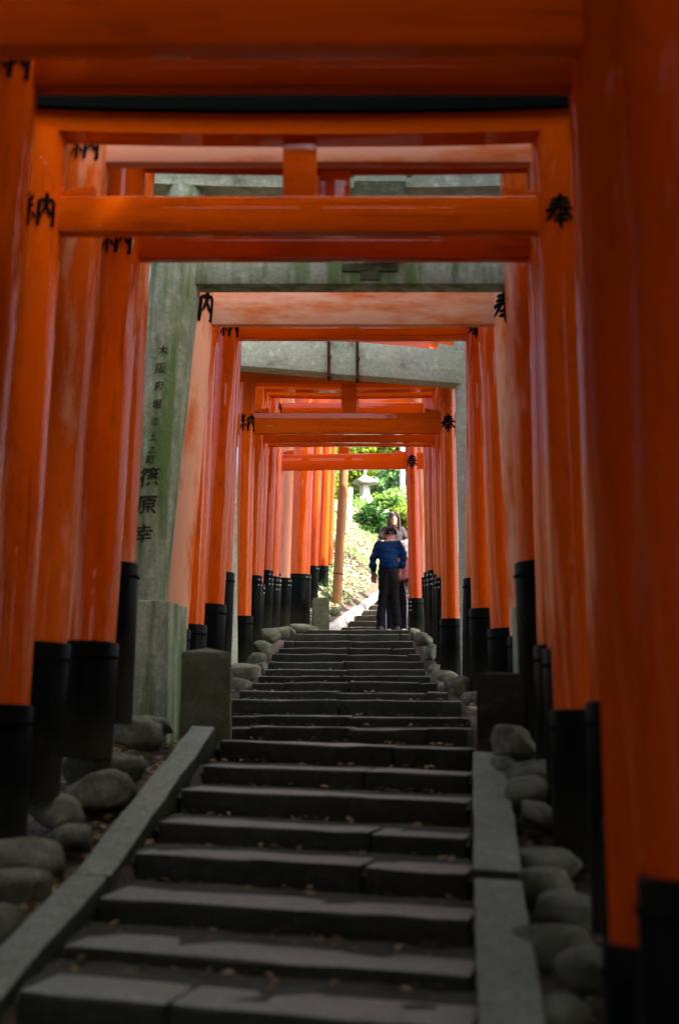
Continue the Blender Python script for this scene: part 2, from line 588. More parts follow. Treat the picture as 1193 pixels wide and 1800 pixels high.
def stairway(name, rows, depth, h, mat, seams, org):
    """Bed of trodden earth (one mesh) with every step block as a child."""
    bm = bmesh.new()
    for i, (l, r) in enumerate(rows):
        l, r = Vector(l), Vector(r)
        if i + 1 < len(rows):
            nl, nr = Vector(rows[i + 1][0]), Vector(rows[i + 1][1])
        else:
            nl, nr = l + Vector((0.15, 1.6, 0)), r + Vector((0.15, 1.6, 0))
        zl, zr = l.z - 0.012, r.z - 0.012
        nx, ny = 14, 5
        g = []
        for jy in range(ny + 1):
            t = jy / ny
            row = []
            for jx in range(nx + 1):
                s = -0.01 + 1.02 * jx / nx
                a, b = l.lerp(r, s), nl.lerp(nr, s)
                p = a.lerp(b, 0.06 + t * 0.97)
                p.z = zl + (zr - zl) * s + (0.012 * noise.noise(Vector((p.x * 5, p.y * 5, i))) + (0.012 * t) if jy > 0 else -0.03)
                row.append(bm.verts.new(p))
            g.append(row)
        for jy in range(ny):
            for jx in range(nx):
                bm.faces.new((g[jy][jx], g[jy][jx + 1], g[jy + 1][jx + 1], g[jy + 1][jx]))
    o = tag(mk(name, bm, M['tread_dirt'], None, org, smooth=True), kind='structure')
    for i, (l, r) in enumerate(rows):
        step_row(o, l, r, depth, h, seams(i), mat, org)
    return o


rows = []
for i, (y, z, l, r) in enumerate(zip(SY, SZ, SL, SR)):
    sk = 0.16 if y < 8 else 0.05
    ti = 0.018 if y < 7 else 0.004
    j = random.uniform(-0.008, 0.008)
    rows.append((Vector((l, y + sk, z + ti + j)), Vector((r, y - sk, z - ti + j))))


def seams(i):
    y = SY[i]
    if y < 7.2:
        return [random.choice([0.18, 0.35, 0.62, 0.7])] if random.random() < 0.8 else []
    c = 0.5 + random.uniform(-0.03, 0.03)
    out = [c]
    if random.random() < 0.65: out.insert(0, random.uniform(0.08, 0.18))
    if random.random() < 0.65: out.append(random.uniform(0.82, 0.92))
    return out


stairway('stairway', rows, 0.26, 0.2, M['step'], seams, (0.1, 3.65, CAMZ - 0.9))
rows2 = []
y = 18.75
while y < FL_END:
    rows2.append((Vector((xk(y) + 0.03, y, zk(y) + 0.0)), Vector((xk(y) + 1.5, y - 0.06, zk(y) - 0.005))))
    y += 0.40
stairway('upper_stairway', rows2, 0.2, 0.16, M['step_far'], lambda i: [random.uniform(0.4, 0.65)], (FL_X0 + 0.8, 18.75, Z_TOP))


# ------------------------------------------------------------------ kerbs
def kerb(name, pts_in, pts_out, thick, mat, org):
    """Sloping kerb of long slabs laid end to end; pts are the joints along its inner and outer top edges."""
    root = None
    for i in range(len(pts_in) - 1):
        a, b, c, d = Vector(pts_in[i]), Vector(pts_in[i + 1]), Vector(pts_out[i + 1]), Vector(pts_out[i])
        g = 0.006
        a, b = a.lerp(b, g), b.lerp(a, g)
        d, c = d.lerp(c, g), c.lerp(d, g)
        off = Vector((0, 0, random.uniform(-0.012, 0.012)))
        dn = Vector((0, 0, -thick))
        q = [p + off for p in (d, c, b, a)]
        bm = bmesh.new()
        slab(bm, [p + dn for p in q] + q, 0.007, max(3, int((b - a).length / 0.12)), 0.012)
        o = mk(name if root is None else 'kerb_slab', bm, mat, root, org)
        sharpen(o, 40)
        if root is None:
            root = tag(o, kind='structure')
    return root


def Zp(y, dz=0.0):
    return float(np.interp(y, SY, SZ)) + dz


def kerb_pts(side, joints, w0, w1, dz0, top=0.0):
    pin, pout = [], []
    for y in joints:
        t = (y - joints[0]) / (joints[-1] - joints[0])
        w = w0 + (w1 - w0) * t
        dz = dz0 + (top if y == joints[0] else 0.0)
        if side < 0:
            x = float(np.interp(y, SY, SL)) - 0.015
            pin.append((x, y + 0.1, Zp(y, dz)))
            pout.append((x - w, y + 0.1, Zp(y, dz + 0.01)))
        else:
            x = float(np.interp(y, SY, SR)) + 0.02
            pin.append((x, y - 0.1, Zp(y, dz)))
            pout.append((x + w, y - 0.1, Zp(y, dz - 0.01)))
    return pin, pout


kerb('kerb', *kerb_pts(-1, [6.95, 4.75, 3.3, 1.6, 0.0], 0.135, 0.15, 0.01, 0.07), 0.2, M['kerb'], (-0.9, 4.75, Zp(4.75)))
kerb('kerb', *kerb_pts(1, [6.6, 4.85, 3.85, 2.4, 0.8], 0.17, 0.21, 0.015), 0.2, M['kerb'], (0.6, 4.75, Zp(4.75)))
pin, pout = [], []
for y in (18.45, 20.4, 22.3, 24.2, 26.1, 28.0):
    pin.append((xk(y), y, (zk(y) if y > Y_TOP else Z_TOP) + 0.035))
    pout.append((xk(y) - 0.12, y, (zk(y) if y > Y_TOP else Z_TOP) + 0.045))
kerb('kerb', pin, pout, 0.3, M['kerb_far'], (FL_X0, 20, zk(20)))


# ------------------------------------------------------------------ writing
def glyph(ch, size, weight):
    """Flat outline mesh of one character, centred, `size` high."""
    c = bpy.data.curves.new('glyph', 'FONT')
    c.body = ch
    c.size = 1.0
    c.offset = weight
    c.resolution_u = 3
    o = bpy.data.objects.new('glyph', c)
    COL.objects.link(o)
    dg = bpy.context.evaluated_depsgraph_get()
    me = bpy.data.meshes.new_from_object(o.evaluated_get(dg))
    bm = bmesh.new()
    bm.from_mesh(me)
    bpy.data.objects.remove(o)
    bpy.data.curves.remove(c)
    bpy.data.meshes.remove(me)
    bmesh.ops.remove_doubles(bm, verts=bm.verts, dist=1e-4)
    xs = [v.co.x for v in bm.verts]
    ys = [v.co.y for v in bm.verts]
    cx, cy, h = (min(xs) + max(xs)) / 2, (min(ys) + max(ys)) / 2, max(ys) - min(ys)
    k = size / h
    for v in bm.verts:
        v.co = Vector(((v.co.x - cx) * k, (v.co.y - cy) * k, 0))
    lim = size * 0.09
    for _ in range(4):
        es = [e for e in bm.edges if e.calc_length() > lim]
        if not es: break
        bmesh.ops.subdivide_edges(bm, edges=es, cuts=1)
        bmesh.ops.triangulate(bm, faces=[f for f in bm.faces if len(f.verts) > 3])
    # brush: strokes rise to the upper end, edges waver
    s = random.random() * 90
    for v in bm.verts:
        v.co.y += 0.07 * v.co.x
        n = noise.noise_vector(Vector((v.co.x / size * 7 + s, v.co.y / size * 7, 0)))
        v.co += Vector((n.x, n.y, 0)) * size * 0.022
    return bm


BRUSH = {
    '奉': [[(-.27, .33, .9), (.28, .38, .8)], [(-.33, .19, .9), (.33, .25, .8)], [(-.46, .03, 1), (-.1, .08, .85), (.46, .11, .9)],
          [(.02, .52, 1.1), (-.02, .3, 1), (-.14, .05, .95), (-.3, -.14, .8), (-.5, -.27, .3)],
          [(.08, .08, .8), (.22, -.08, 1.1), (.5, -.25, .6)], [(-.19, -.15, .8), (.2, -.11, .8)], [(-.23, -.29, .8), (.25, -.25, .8)],
          [(.0, .02, .9), (.0, -.25, 1), (.01, -.54, .6)]],
    '納': [[(-.28, .5, .9), (-.42, .3, .7)], [(-.43, .3, .7), (-.26, .25, .8)], [(-.15, .4, .9), (-.28, .22, .8), (-.44, .08, .6)],
          [(-.44, .07, .8), (-.12, .12, .7)], [(-.28, .1, .9), (-.28, -.5, .8)], [(-.38, -.1, .8), (-.49, -.36, .4)], [(-.17, -.08, .5), (-.09, -.27, .9)],
          [(.02, .26, 1), (.02, -.52, .9)], [(.02, .25, .9), (.46, .29, 1)], [(.46, .29, 1), (.46, -.44, 1), (.36, -.47, .4)],
          [(.24, .5, 1), (.23, .12, .9), (.09, -.2, .4)], [(.24, .1, .6), (.38, -.19, 1)]]}


def brush(ch, size):
    """Character laid down as tapering brush strokes."""
    bm = bmesh.new()
    s = random.random() * 90
    for k, st in enumerate(BRUSH[ch]):
        pts = []
        for a, b in zip(st[:-1], st[1:]):
            m = max(3, int(14 * math.hypot(b[0] - a[0], b[1] - a[1])))
            pts += [tuple(a[j] + (b[j] - a[j]) * i / m for j in range(3)) for i in range(m)]
        pts.append(st[-1])
        prev = None
        for i, p in enumerate(pts):
            q0, q1 = pts[max(0, i - 1)], pts[min(len(pts) - 1, i + 1)]
            d = Vector((q1[0] - q0[0], q1[1] - q0[1])).normalized()
            e = min(1.0, 0.55 + 0.45 * min(i, len(pts) - 1 - i))
            w = 0.067 * p[2] * e * (1 + 0.25 * noise.noise(Vector((p[0] * 9 + s, p[1] * 9, k))))
            row = [bm.verts.new(((p[0] - d.y * w * t) * size * 0.92, (p[1] + d.x * w * t) * size, 0.00025 * k)) for t in (-1, 0, 1)]
            if prev:
                for t in (0, 1):
                    bm.faces.new((prev[t], prev[t + 1], row[t + 1], row[t]))
            prev = row
    return bm


def write_on_post(name, ch, size, axis_at, d, z, turn, parent, org, weight=0.032):
    """Painted character wrapped on a post; axis_at(z) gives the post's axis point, d its radius, turn the facing angle."""
    bm = brush(ch, size) if ch in BRUSH else glyph(ch, size, weight)
    for v in bm.verts:
        zz = z + v.co.y
        ang = turn + v.co.x / d
        c = axis_at(zz)
        e = d + 0.0025 + v.co.z
        v.co = Vector((c.x + math.sin(ang) * e, c.y - math.cos(ang) * e, zz))
    return mk(name, bm, M['ink' if ch in BRUSH else 'ink_faded'], parent, org)


# ------------------------------------------------------------------ torii gates
class Axis:
    def __init__(s, a, b): s.a, s.b = Vector(a), Vector(b)
    def __call__(s, z):
        t = (z - s.a.z) / (s.b.z - s.a.z)
        return s.a.lerp(s.b, t)


def beam_curved(bm, cx, y, z0, z1, half, dep, lift, tilt=0.0, roof=0.0, grow=0.15, n=16):
    """Lintel that sweeps up towards its ends."""
    rings = []
    for i in range(n + 1):
        t = -1 + 2 * i / n
        up = lift * abs(t) ** 2.6
        h = (z1 - z0) * (1 + grow * abs(t) ** 2.5)
        x = cx + t * half
        zz = z0 + up + tilt * t * half
        pr = [(-dep / 2, 0), (dep / 2, 0), (dep / 2, h), (0, h + roof), (-dep / 2, h)]
        rings.append([bm.verts.new((x + (0.06 * t if q > 1 else 0), y + a, zz + b)) for q, (a, b) in enumerate(pr)])
    for i in range(n):
        for k in range(5):
            bm.faces.new((rings[i][k], rings[i][(k + 1) % 5], rings[i + 1][(k + 1) % 5], rings[i + 1][k]))
    bm.faces.new(rings[0][::-1])
    bm.faces.new(rings[-1])
    es = [e for e in bm.edges if len(e.link_faces) == 2 and e.calc_face_angle(0) > 0.5]
    bmesh.ops.bevel(bm, geom=es, offset=0.006, segments=2, affect='EDGES')


def torii(label, Y, L, R, d, sleeve_top, base, nuki, shim, mats=('verm', 'verm', 'verm'), sd=1.22, ink=(1, 1), ink_size=None, strut=True,
          wedge=True, tilt=0.0, shim_h=0.13, kas_h=0.11, over=0.42, nails=0, cut_left=False, cap='kasagi', ink_turn=(0.12, -0.12), skew=0.0,
          nuki_dep=0.075, strut_w=0.16, strut_x=None, sleeve_band=True, shim_dep=0.13):  # near gates get deeper out-of-frame lintels to cut sky light
    """L, R: ((x, y), (x, y)) two photo points on each post axis; sleeve_top, base: photo y (left, right);
    nuki: photo y of top and bottom of the tie beam; shim: photo y of the underside of the lintel."""
    Yl, Yr = Y + skew, Y - skew
    aL, aR = Axis(P(*L[0], Yl), P(*L[1], Yl)), Axis(P(*R[0], Yr), P(*R[1], Yr))
    mp, mb, ms = M[mats[0]], M[mats[1] + '_b'], M[mats[2] + '_b']
    zs = P(600, shim, Y).z
    zn1, zn0 = P(600, nuki[0], Y).z, P(600, nuki[1], Y).z
    zb = [P(L[1][0], base[0], Yl).z - 0.03, P(R[1][0], base[1], Yr).z - 0.03]
    zt = [P(L[1][0], sleeve_top[0], Yl).z, P(R[1][0], sleeve_top[1], Yr).z]
    mid = (aL(zb[0]) + aR(zb[1])) / 2
    org = Vector((mid.x, Y, min(zb)))
    root = empty('torii_gate', org, label, 'torii gate', 'vermilion torii gates over the stairs')
    r = d / 2
    for k, ax in enumerate((aL, aR)):
        bm = bmesh.new()
        n = 9
        pts, rad = [], []
        for i in range(n):
            z = zb[k] + 0.05 + (zs + 0.02 - zb[k] - 0.05) * i / (n - 1)
            pts.append(ax(z))
            rad.append(r * (1.03 - 0.06 * i / (n - 1)))
        tube(bm, pts, rad, 36)
        post = mk('post', bm, mp, root, org, smooth=True, angle=40)
        bm = bmesh.new()
        R_ = r * sd
        prof = [(zb[k], R_ * 1.03), (zb[k] + 0.5 * (zt[k] - zb[k]), R_ * 1.015), (zt[k] - 0.012, R_), (zt[k] - 0.003, R_ - 0.004), (zt[k], R_ - 0.012), (zt[k] - 0.001, r * 0.97)]
        tube(bm, [ax(z) if i else ax(z) for i, (z, q) in enumerate(prof)], [q for z, q in prof], 36)
        sl = mk('base_sleeve', bm, M['black'], post, org, smooth=True, angle=35)
        if sleeve_band:
            bm = bmesh.new()
            z = zt[k] - 0.075
            tube(bm, [ax(z - 0.009), ax(z - 0.006), ax(z + 0.006), ax(z + 0.009)], [R_ * 1.008, R_ * 1.008 + 0.005, R_ * 1.008 + 0.005, R_ * 1.008], 36)
            mk('band', bm, M['kasagi'], post, org, smooth=True, angle=35)
        for q in range(nails):
            z = zt[k] - 0.05 - 0.055 * q
            sgn = 1 if k == 0 else -1
            for da in (0.75, 1.25):
                ang = sgn * da
                c = ax(z) + Vector((math.sin(ang), -math.cos(ang), 0)) * R_ * 1.01
                bm = bmesh.new()
                bmesh.ops.create_icosphere(bm, subdivisions=1, radius=0.011, matrix=Matrix.Translation(c))
                mk('nail', bm, M['nail'], post, org, smooth=True)
        if ink[k]:
            size = ink_size or (zn1 - zn0) * 0.95
            z = (zn1 + zn0) / 2 - (0.01 if k else 0.0)
            write_on_post('painted_character', '納' if k == 0 else '奉', size, ax, r * 0.99, z, ink_turn[k], root, org)
    # tie beam through both posts
    xl, xr = aL(zn0).x, aR(zn0).x
    cx = (xl + xr) / 2
    ext = 0.2
    ang = Matrix.Rotation(tilt, 3, 'Y') @ Matrix.Rotation(math.atan2(-2 * skew, xr - xl), 3, 'Z')
    bm = bmesh.new()
    box(bm, (cx, Y, (zn0 + zn1) / 2), (xr - xl + 2 * ext + d, nuki_dep, zn1 - zn0), ang, 0.007)
    sharpen(mk('tie_beam', bm, mb, root, org))
    if wedge:
        for k, x in ((1, xl + r * 0.93), (-1, xr - r * 0.93)):
            bm = bmesh.new()
            w, h0, h1 = 0.15, 0.022, 0.05
            z = zn1 + 0.001
            y0, y1 = Y - nuki_dep * 0.42, Y + nuki_dep * 0.42
            xa, xb = (x, x + k * w)
            c8 = [(min(xa, xb), y0, z), (max(xa, xb), y0, z), (max(xa, xb), y1, z), (min(xa, xb), y1, z)]
            top = [(p[0], p[1], z + (h1 if abs(p[0] - xa) > 0.01 else h0)) for p in c8]
            hexa(bm, c8 + top, 0.003, 1)
            sharpen(mk('wedge', bm, mb, root, org))
    if strut:
        bm = bmesh.new()
        sx = cx if strut_x is None else P(strut_x, 500, Y).x
        box(bm, (sx, Y, (zn1 + zs) / 2), (strut_w, nuki_dep * 0.8, zs - zn1 + 0.01), None, 0.005)
        sharpen(mk('strut', bm, mb, root, org))
    half = (xr - xl) / 2 + d / 2 + over
    bm = bmesh.new()
    beam_curved(bm, cx, Y, zs, zs + shim_h, half, shim_dep, 0.05)
    sharpen(mk('lintel', bm, ms, root, org))
    bm = bmesh.new()
    beam_curved(bm, cx, Y, zs + shim_h + 0.002, zs + shim_h + kas_h, half + 0.06, shim_dep + 0.07, 0.06, roof=0.05)
    sharpen(mk('cap_lintel', bm, M[cap], root, org))
    return root


# the gates in order up the stairs: photo positions of the post axes and beams
GATE0 = torii('tall torii gate at the foot of the stairs whose post fills the picture edge', 2.75,
      ((-560, 300), (-610, 1500)), ((1172, 300), (1212, 1500)), 0.185, (1540, 1540), (2050, 2050), (-330, -230), -600,
      ('verm_dull', 'verm_dull', 'verm_dull'), ink=(0, 0), shim_dep=0.3)
torii('torii gate whose broad tie beam crosses the very top of the picture', 3.3,
      ((-395, 100), (-450, 1500)), ((1072, 100), (1134, 1500)), 0.195, (1655, 1655), (1900, 1880), (-60, 92), -260,
      ('verm_dull', 'verm', 'verm_dull'), ink=(0, 0), nuki_dep=0.09, shim_dep=0.3)
torii('unseen torii gate added between the two top-beam gates to block sky light', 3.8,
      ((-160, 100), (-270, 1400)), ((1078, 100), (1122, 1400)), 0.19, (1430, 1440), (1750, 1740), (20, 92), -170,
      ('verm_dull', 'verm_dull', 'verm_dull'), ink=(0, 0), wedge=False, shim_dep=0.3)  # added gate, out of view, keeps sky light off the near posts
torii('torii gate with dark brownish tie beam under the topmost beam', 4.3,
      ((22, 150), (-86, 1238)), ((1043, 150), (1088, 1240)), 0.19, (1300, 1232), (1640, 1620), (88, 160), -90,
      ('verm', 'verm_dull', 'verm_dull'), ink=(1, 0), wedge=False, shim_dep=0.26)
torii('torii gate with black cap lintel, centre strut and two blurred painted characters', 5.25,
      ((82, 250), (11, 1238)), ((972, 250), (1013, 1240)), 0.19, (1238, 1247), (1468, 1510), (350, 413), 247,
      ('verm', 'verm', 'verm'), shim_h=0.095, kas_h=0.11, ink_size=0.155, ink_turn=(0.1, 0.0), strut_x=526, strut_w=0.15)
torii('tall torii gate with pale sun-faded tie beam behind the black-capped gate', 5.7,
      ((150, 300), (74, 1129)), ((968, 300), (1004, 1129)), 0.22, (1129, 1140), (1392, 1450), (253, 291), 120,
      ('verm_half', 'verm_fade', 'verm_dull'), ink=(1, 0), wedge=False, ink_size=0.14, strut=True, shim_dep=0.22)
torii('deep orange torii gate in front of the inscribed stone pillar', 6.15,
      ((208, 450), (160, 1130)), ((966, 450), (986, 1130)), 0.235, (1128, 1134), (1320, 1400), (404, 458), 299,
      ('verm', 'verm_deep', 'verm_dull'), sd=1.16, strut_x=588, ink_turn=(0.05, 0), ink_size=0.17)
torii('torii gate with tall black sleeves and dusky pink posts beside the inscribed pillar', 6.65,
      ((229, 470), (200, 990)), ((920, 460), (948, 990)), 0.225, (990, 988), (1262, 1300), (385, 440), 296,
      ('verm_half', 'verm_dull', 'verm_dull'), ink=(0, 0))
torii('torii gate with broad faded salmon tie beam behind the mossy stone beam', 9.15,
      ((348, 565), (306, 1053)), ((893, 565), (921, 1053)), 0.235, (1105, 1118), (1240, 1240), (515, 573), 366,
      ('verm_fade', 'verm_fade', 'verm_half'), ink_turn=(0.15, -0.3), strut_x=622)
torii('torii gate half hidden behind the faded salmon one', 9.6,
      ((357, 565), (332, 1053)), ((866, 565), (888, 1053)), 0.25, (1098, 1105), (1225, 1225), (525, 568), 470,
      ('verm', 'verm', 'verm'), ink=(0, 0))
torii('bright orange torii gate framing the strapped stone beam', 10.05,
      ((403, 580), (373, 1062)), ((836, 583), (849, 1070)), 0.19, (1062, 1070), (1205, 1210), (560, 598), 540,
      ('verm', 'verm', 'verm'), ink_turn=(0.1, -0.1))
torii('slim torii gate with tall black sleeves before the strapped stone gate', 10.45,
      ((408, 600), (389, 1006)), ((838, 600), (837, 1017)), 0.175, (1006, 1017), (1190, 1200), (566, 595), 545,
      ('verm', 'verm', 'verm'), ink=(0, 0), sd=1.3)
torii('sharp orange torii gate with clear painted characters below the strapped stone beam', 12.3,
      ((435, 690), (426, 1080)), ((786, 740), (791, 1080)), 0.17, (1083, 1088), (1178, 1186), (727, 763), 678,
      ('verm', 'verm', 'verm'), shim_h=0.10, kas_h=0.08, strut_x=613, ink_turn=(0.2, 0.0), ink_size=0.18, strut_w=0.155)
torii('torii gate tucked close behind the gate with clear painted characters', 12.8,
      ((452, 764), (443, 1040)), ((775, 764), (782, 1040)), 0.17, (1012, 1016), (1160, 1168), (745, 778), 688,
      ('verm', 'verm', 'verm'), ink=(0, 0), nails=2)
torii('torii gate with thin lit tie beam above the open end of the tunnel', 13.35,
      ((460, 780), (449, 1020)), ((771, 780), (776, 1020)), 0.17, (1026, 1010), (1150, 1158), (757, 785), 699,
      ('verm', 'verm', 'verm'), ink=(0, 0), nails=2)
torii('glossy torii gate standing over the thirteenth step among the slender gates', 13.9,
      ((472, 800), (463, 1003)), ((764, 800), (768, 1003)), 0.19, (1003, 1003), (1108, 1130), (738, 768), 690,
      ('verm_deep', 'verm_deep', 'verm'), ink=(0, 0), nails=3)
torii('torii gate with reddish tie beam seen through the window under the lintels', 14.8,
      ((483, 800), (477, 1014)), ((755, 800), (760, 1014)), 0.175, (1014, 1006), (1107, 1125), (709, 729), 668,
      ('verm', 'verm_deep', 'verm_deep'), ink=(1, 0), nails=3, ink_size=0.14, wedge=False)
torii('low red torii gate with tie beam over the people at the stair top', 16.4,
      ((488, 800), (481, 1008)), ((723, 803), (730, 1052)), 0.165, (1008, 1052), (1102, 1116), (798, 826), 752,
      ('verm_deep', 'verm_deep', 'verm_deep'), ink=(0, 1), nails=3, strut_x=604, tilt=-0.012, ink_turn=(0, 0.0), ink_size=0.19, strut_w=0.145)
torii('salmon-posted torii gate beside the thick-posted one', 17.0,
      ((507, 800), (500, 1016)), ((735, 800), (741, 1016)), 0.155, (1016, 1016), (1101, 1112), (742, 770), 700,
      ('verm_fade', 'verm', 'verm'), ink=(0, 0), nails=2)
torii('big torii gate with the thickest posts near the stair top', 18.1,
      ((533, 800), (526, 1010)), ((752, 800), (758, 1010)), 0.30, (1010, 1010), (1099, 1108), (690, 730), 616,
      ('verm', 'verm', 'verm'), sd=1.14, ink=(0, 0), nails=1)
torii('torii gate just beyond the thick-posted one at the foot of the bank', 19.4,
      ((558, 800), (550, 995)), ((765, 800), (770, 995)), 0.155, (995, 995), (1072, 1100), (715, 745), 660,
      ('verm_deep', 'verm_deep', 'verm_deep'), ink=(0, 0), nails=1)
torii('last but one torii gate, in full daylight beside the leafy bank', 20.6,
      ((574, 800), (567, 995)), ((770, 800), (776, 995)), 0.165, (995, 995), (1065, 1075), (705, 735), 650,
      ('verm_deep', 'verm_deep', 'verm_deep'), ink=(0, 0))
torii('last torii gate before the open slope and bushes', 21.8,
      ((584, 800), (578, 991)), ((778, 800), (784, 991)), 0.12, (991, 991), (1062, 1060), (700, 728), 645,
      ('verm_deep', 'verm_deep', 'verm_deep'), ink=(0, 0))


# unseen gates added behind the camera to block sky light from there
def copy_tree(o, parent=None, off=None):
    c = o.copy()
    COL.objects.link(c)
    c.parent = parent
    if off is not None:
        c.location = o.location + Vector(off)
    for ch in list(o.children):
        copy_tree(ch, c)
    return c


for i, word in enumerate(('first', 'second', 'third', 'fourth', 'fifth', 'sixth', 'seventh')):
    dy = -0.8 * (i + 1)
    c = copy_tree(GATE0, None, (-0.02 * i, dy, 0.16 * dy + 0.1))
    c['label'] = word + ' unseen torii gate added downhill of the gate that fills the picture edge'


# ------------------------------------------------------------------ stone torii gates
def rough(bm, amt, f=6.0):
    s = random.random() * 40
    for v in bm.verts:
        v.co += noise.noise_vector(v.co * f + Vector((s, s, s))) * amt


def stone_torii_mossy():
    Y = 7.85
    aL = Axis(P(309, 490, Y), P(244, 1060, Y))
    aR = Axis(P(934, 490, Y), P(985, 1060, Y))
    zt = P(600, 338, Y).z
    zp = P(250, 1062, Y).z
    zb = P(250, 1262, Y).z
    org = Vector((0, Y, zb))
    root = empty('stone_torii', org, 'mossy green-grey stone torii with an inscribed pillar on a square plinth', 'stone torii')
    for k, ax in enumerate((aL, aR)):
        bm = bmesh.new()
        n = 14
        pts = [ax(zp - 0.02 + (zt + 0.03 - zp) * i / (n - 1)) for i in range(n)]
        rad = [0.174 - 0.012 * i / (n - 1) for i in range(n)]
        rad[-1] *= 0.72
        rad[-2] *= 0.94
        tube(bm, pts, rad, 40)
        rough(bm, 0.006, 5)
        pil = mk('pillar', bm, M['granite'], root, org, smooth=True, angle=50)
        c = ax(zp)
        bm = bmesh.new()
        s = 1 if k == 0 else -1
        box(bm, (c.x - 0.0 * s, Y, (zp + zb) / 2 - 0.1), (0.515, 0.50, zp - zb + 0.2), Matrix.Rotation(-0.10 * s, 3, 'Z'), 0.012)
        rough(bm, 0.004, 4)
        sharpen(mk('plinth', bm, M['granite'], root, org), 30)
        if k == 0:
            col = [('大', 628, 0.062), ('阪', 660, 0.07), ('府', 690, 0.06), ('堀', 722, 0.06), ('江', 752, 0.05), ('上', 778, 0.05),
                   ('之', 800, 0.05), ('町', 818, 0.05), ('篠', 847, 0.125), ('原', 896, 0.12), ('幸', 945, 0.115)]
            for ch, py, size in col:
                z = P(265, py, Y).z
                write_on_post('inscribed_character', ch, size, ax, 0.171, z, 0.0 if size < 0.1 else 0.05, root, org, 0.014 if size < 0.1 else 0.02)
    zn1, zn0 = P(600, 458, Y).z, P(600, 507, Y).z
    xl, xr = aL(zn0).x, aR(zn0).x
    bm = bmesh.new()
    box(bm, ((xl + xr) / 2, Y, (zn0 + zn1) / 2), (xr - xl + 0.3, 0.17, zn1 - zn0), None, 0.01)
    rough(bm, 0.004, 3)
    sharpen(mk('tie_beam', bm, M['granite'], root, org))
    cx, half = (xl + xr) / 2, (xr - xl) / 2 + 0.55
    bm = bmesh.new()
    beam_curved(bm, cx, Y, zt - 0.01, zt + 0.13, half, 0.2, 0.06)
    sharpen(mk('lintel', bm, M['granite_pale'], root, org))
    bm = bmesh.new()
    beam_curved(bm, cx, Y, zt + 0.133, zt + 0.26, half + 0.08, 0.28, 0.08, roof=0.05)
    sharpen(mk('cap_lintel', bm, M['granite_pale'], root, org))
    a, b = P(622, 350, Y - 0.13), P(712, 285, Y - 0.13)
    bm = bmesh.new()
    box(bm, ((a.x + b.x) / 2, Y - 0.1, (zn1 + zt) / 2), (b.x - a.x, 0.14, zt - zn1 + 0.02), None, 0.012)
    tb = mk('tablet', bm, M['bollard'], root, org)
    sharpen(tb)
    for sx in (a.x - 0.02, b.x + 0.02):
        bm = bmesh.new()
        z = P(600, 322, Y).z
        tube(bm, [(sx, Y - 0.19, z - 0.04), (sx, Y - 0.19, z + 0.0), (sx, Y - 0.19, z + 0.04)], [0.018, 0.032, 0.014], 12)
        mk('scroll', bm, M['granite_pale'], tb, org, smooth=True)
    # dark stain on the tie beam, built as thin raised blocks
    bm = bmesh.new()
    c = P(650, 478, Y - 0.09)
    box(bm, (c.x, Y - 0.088, c.z + 0.04), (0.36, 0.02, 0.075), None, 0.006)
    box(bm, (c.x, Y - 0.087, c.z - 0.02), (0.13, 0.016, 0.07), None, 0.006)
    sharpen(mk('beam_stain', bm, M['bollard'], root, org))


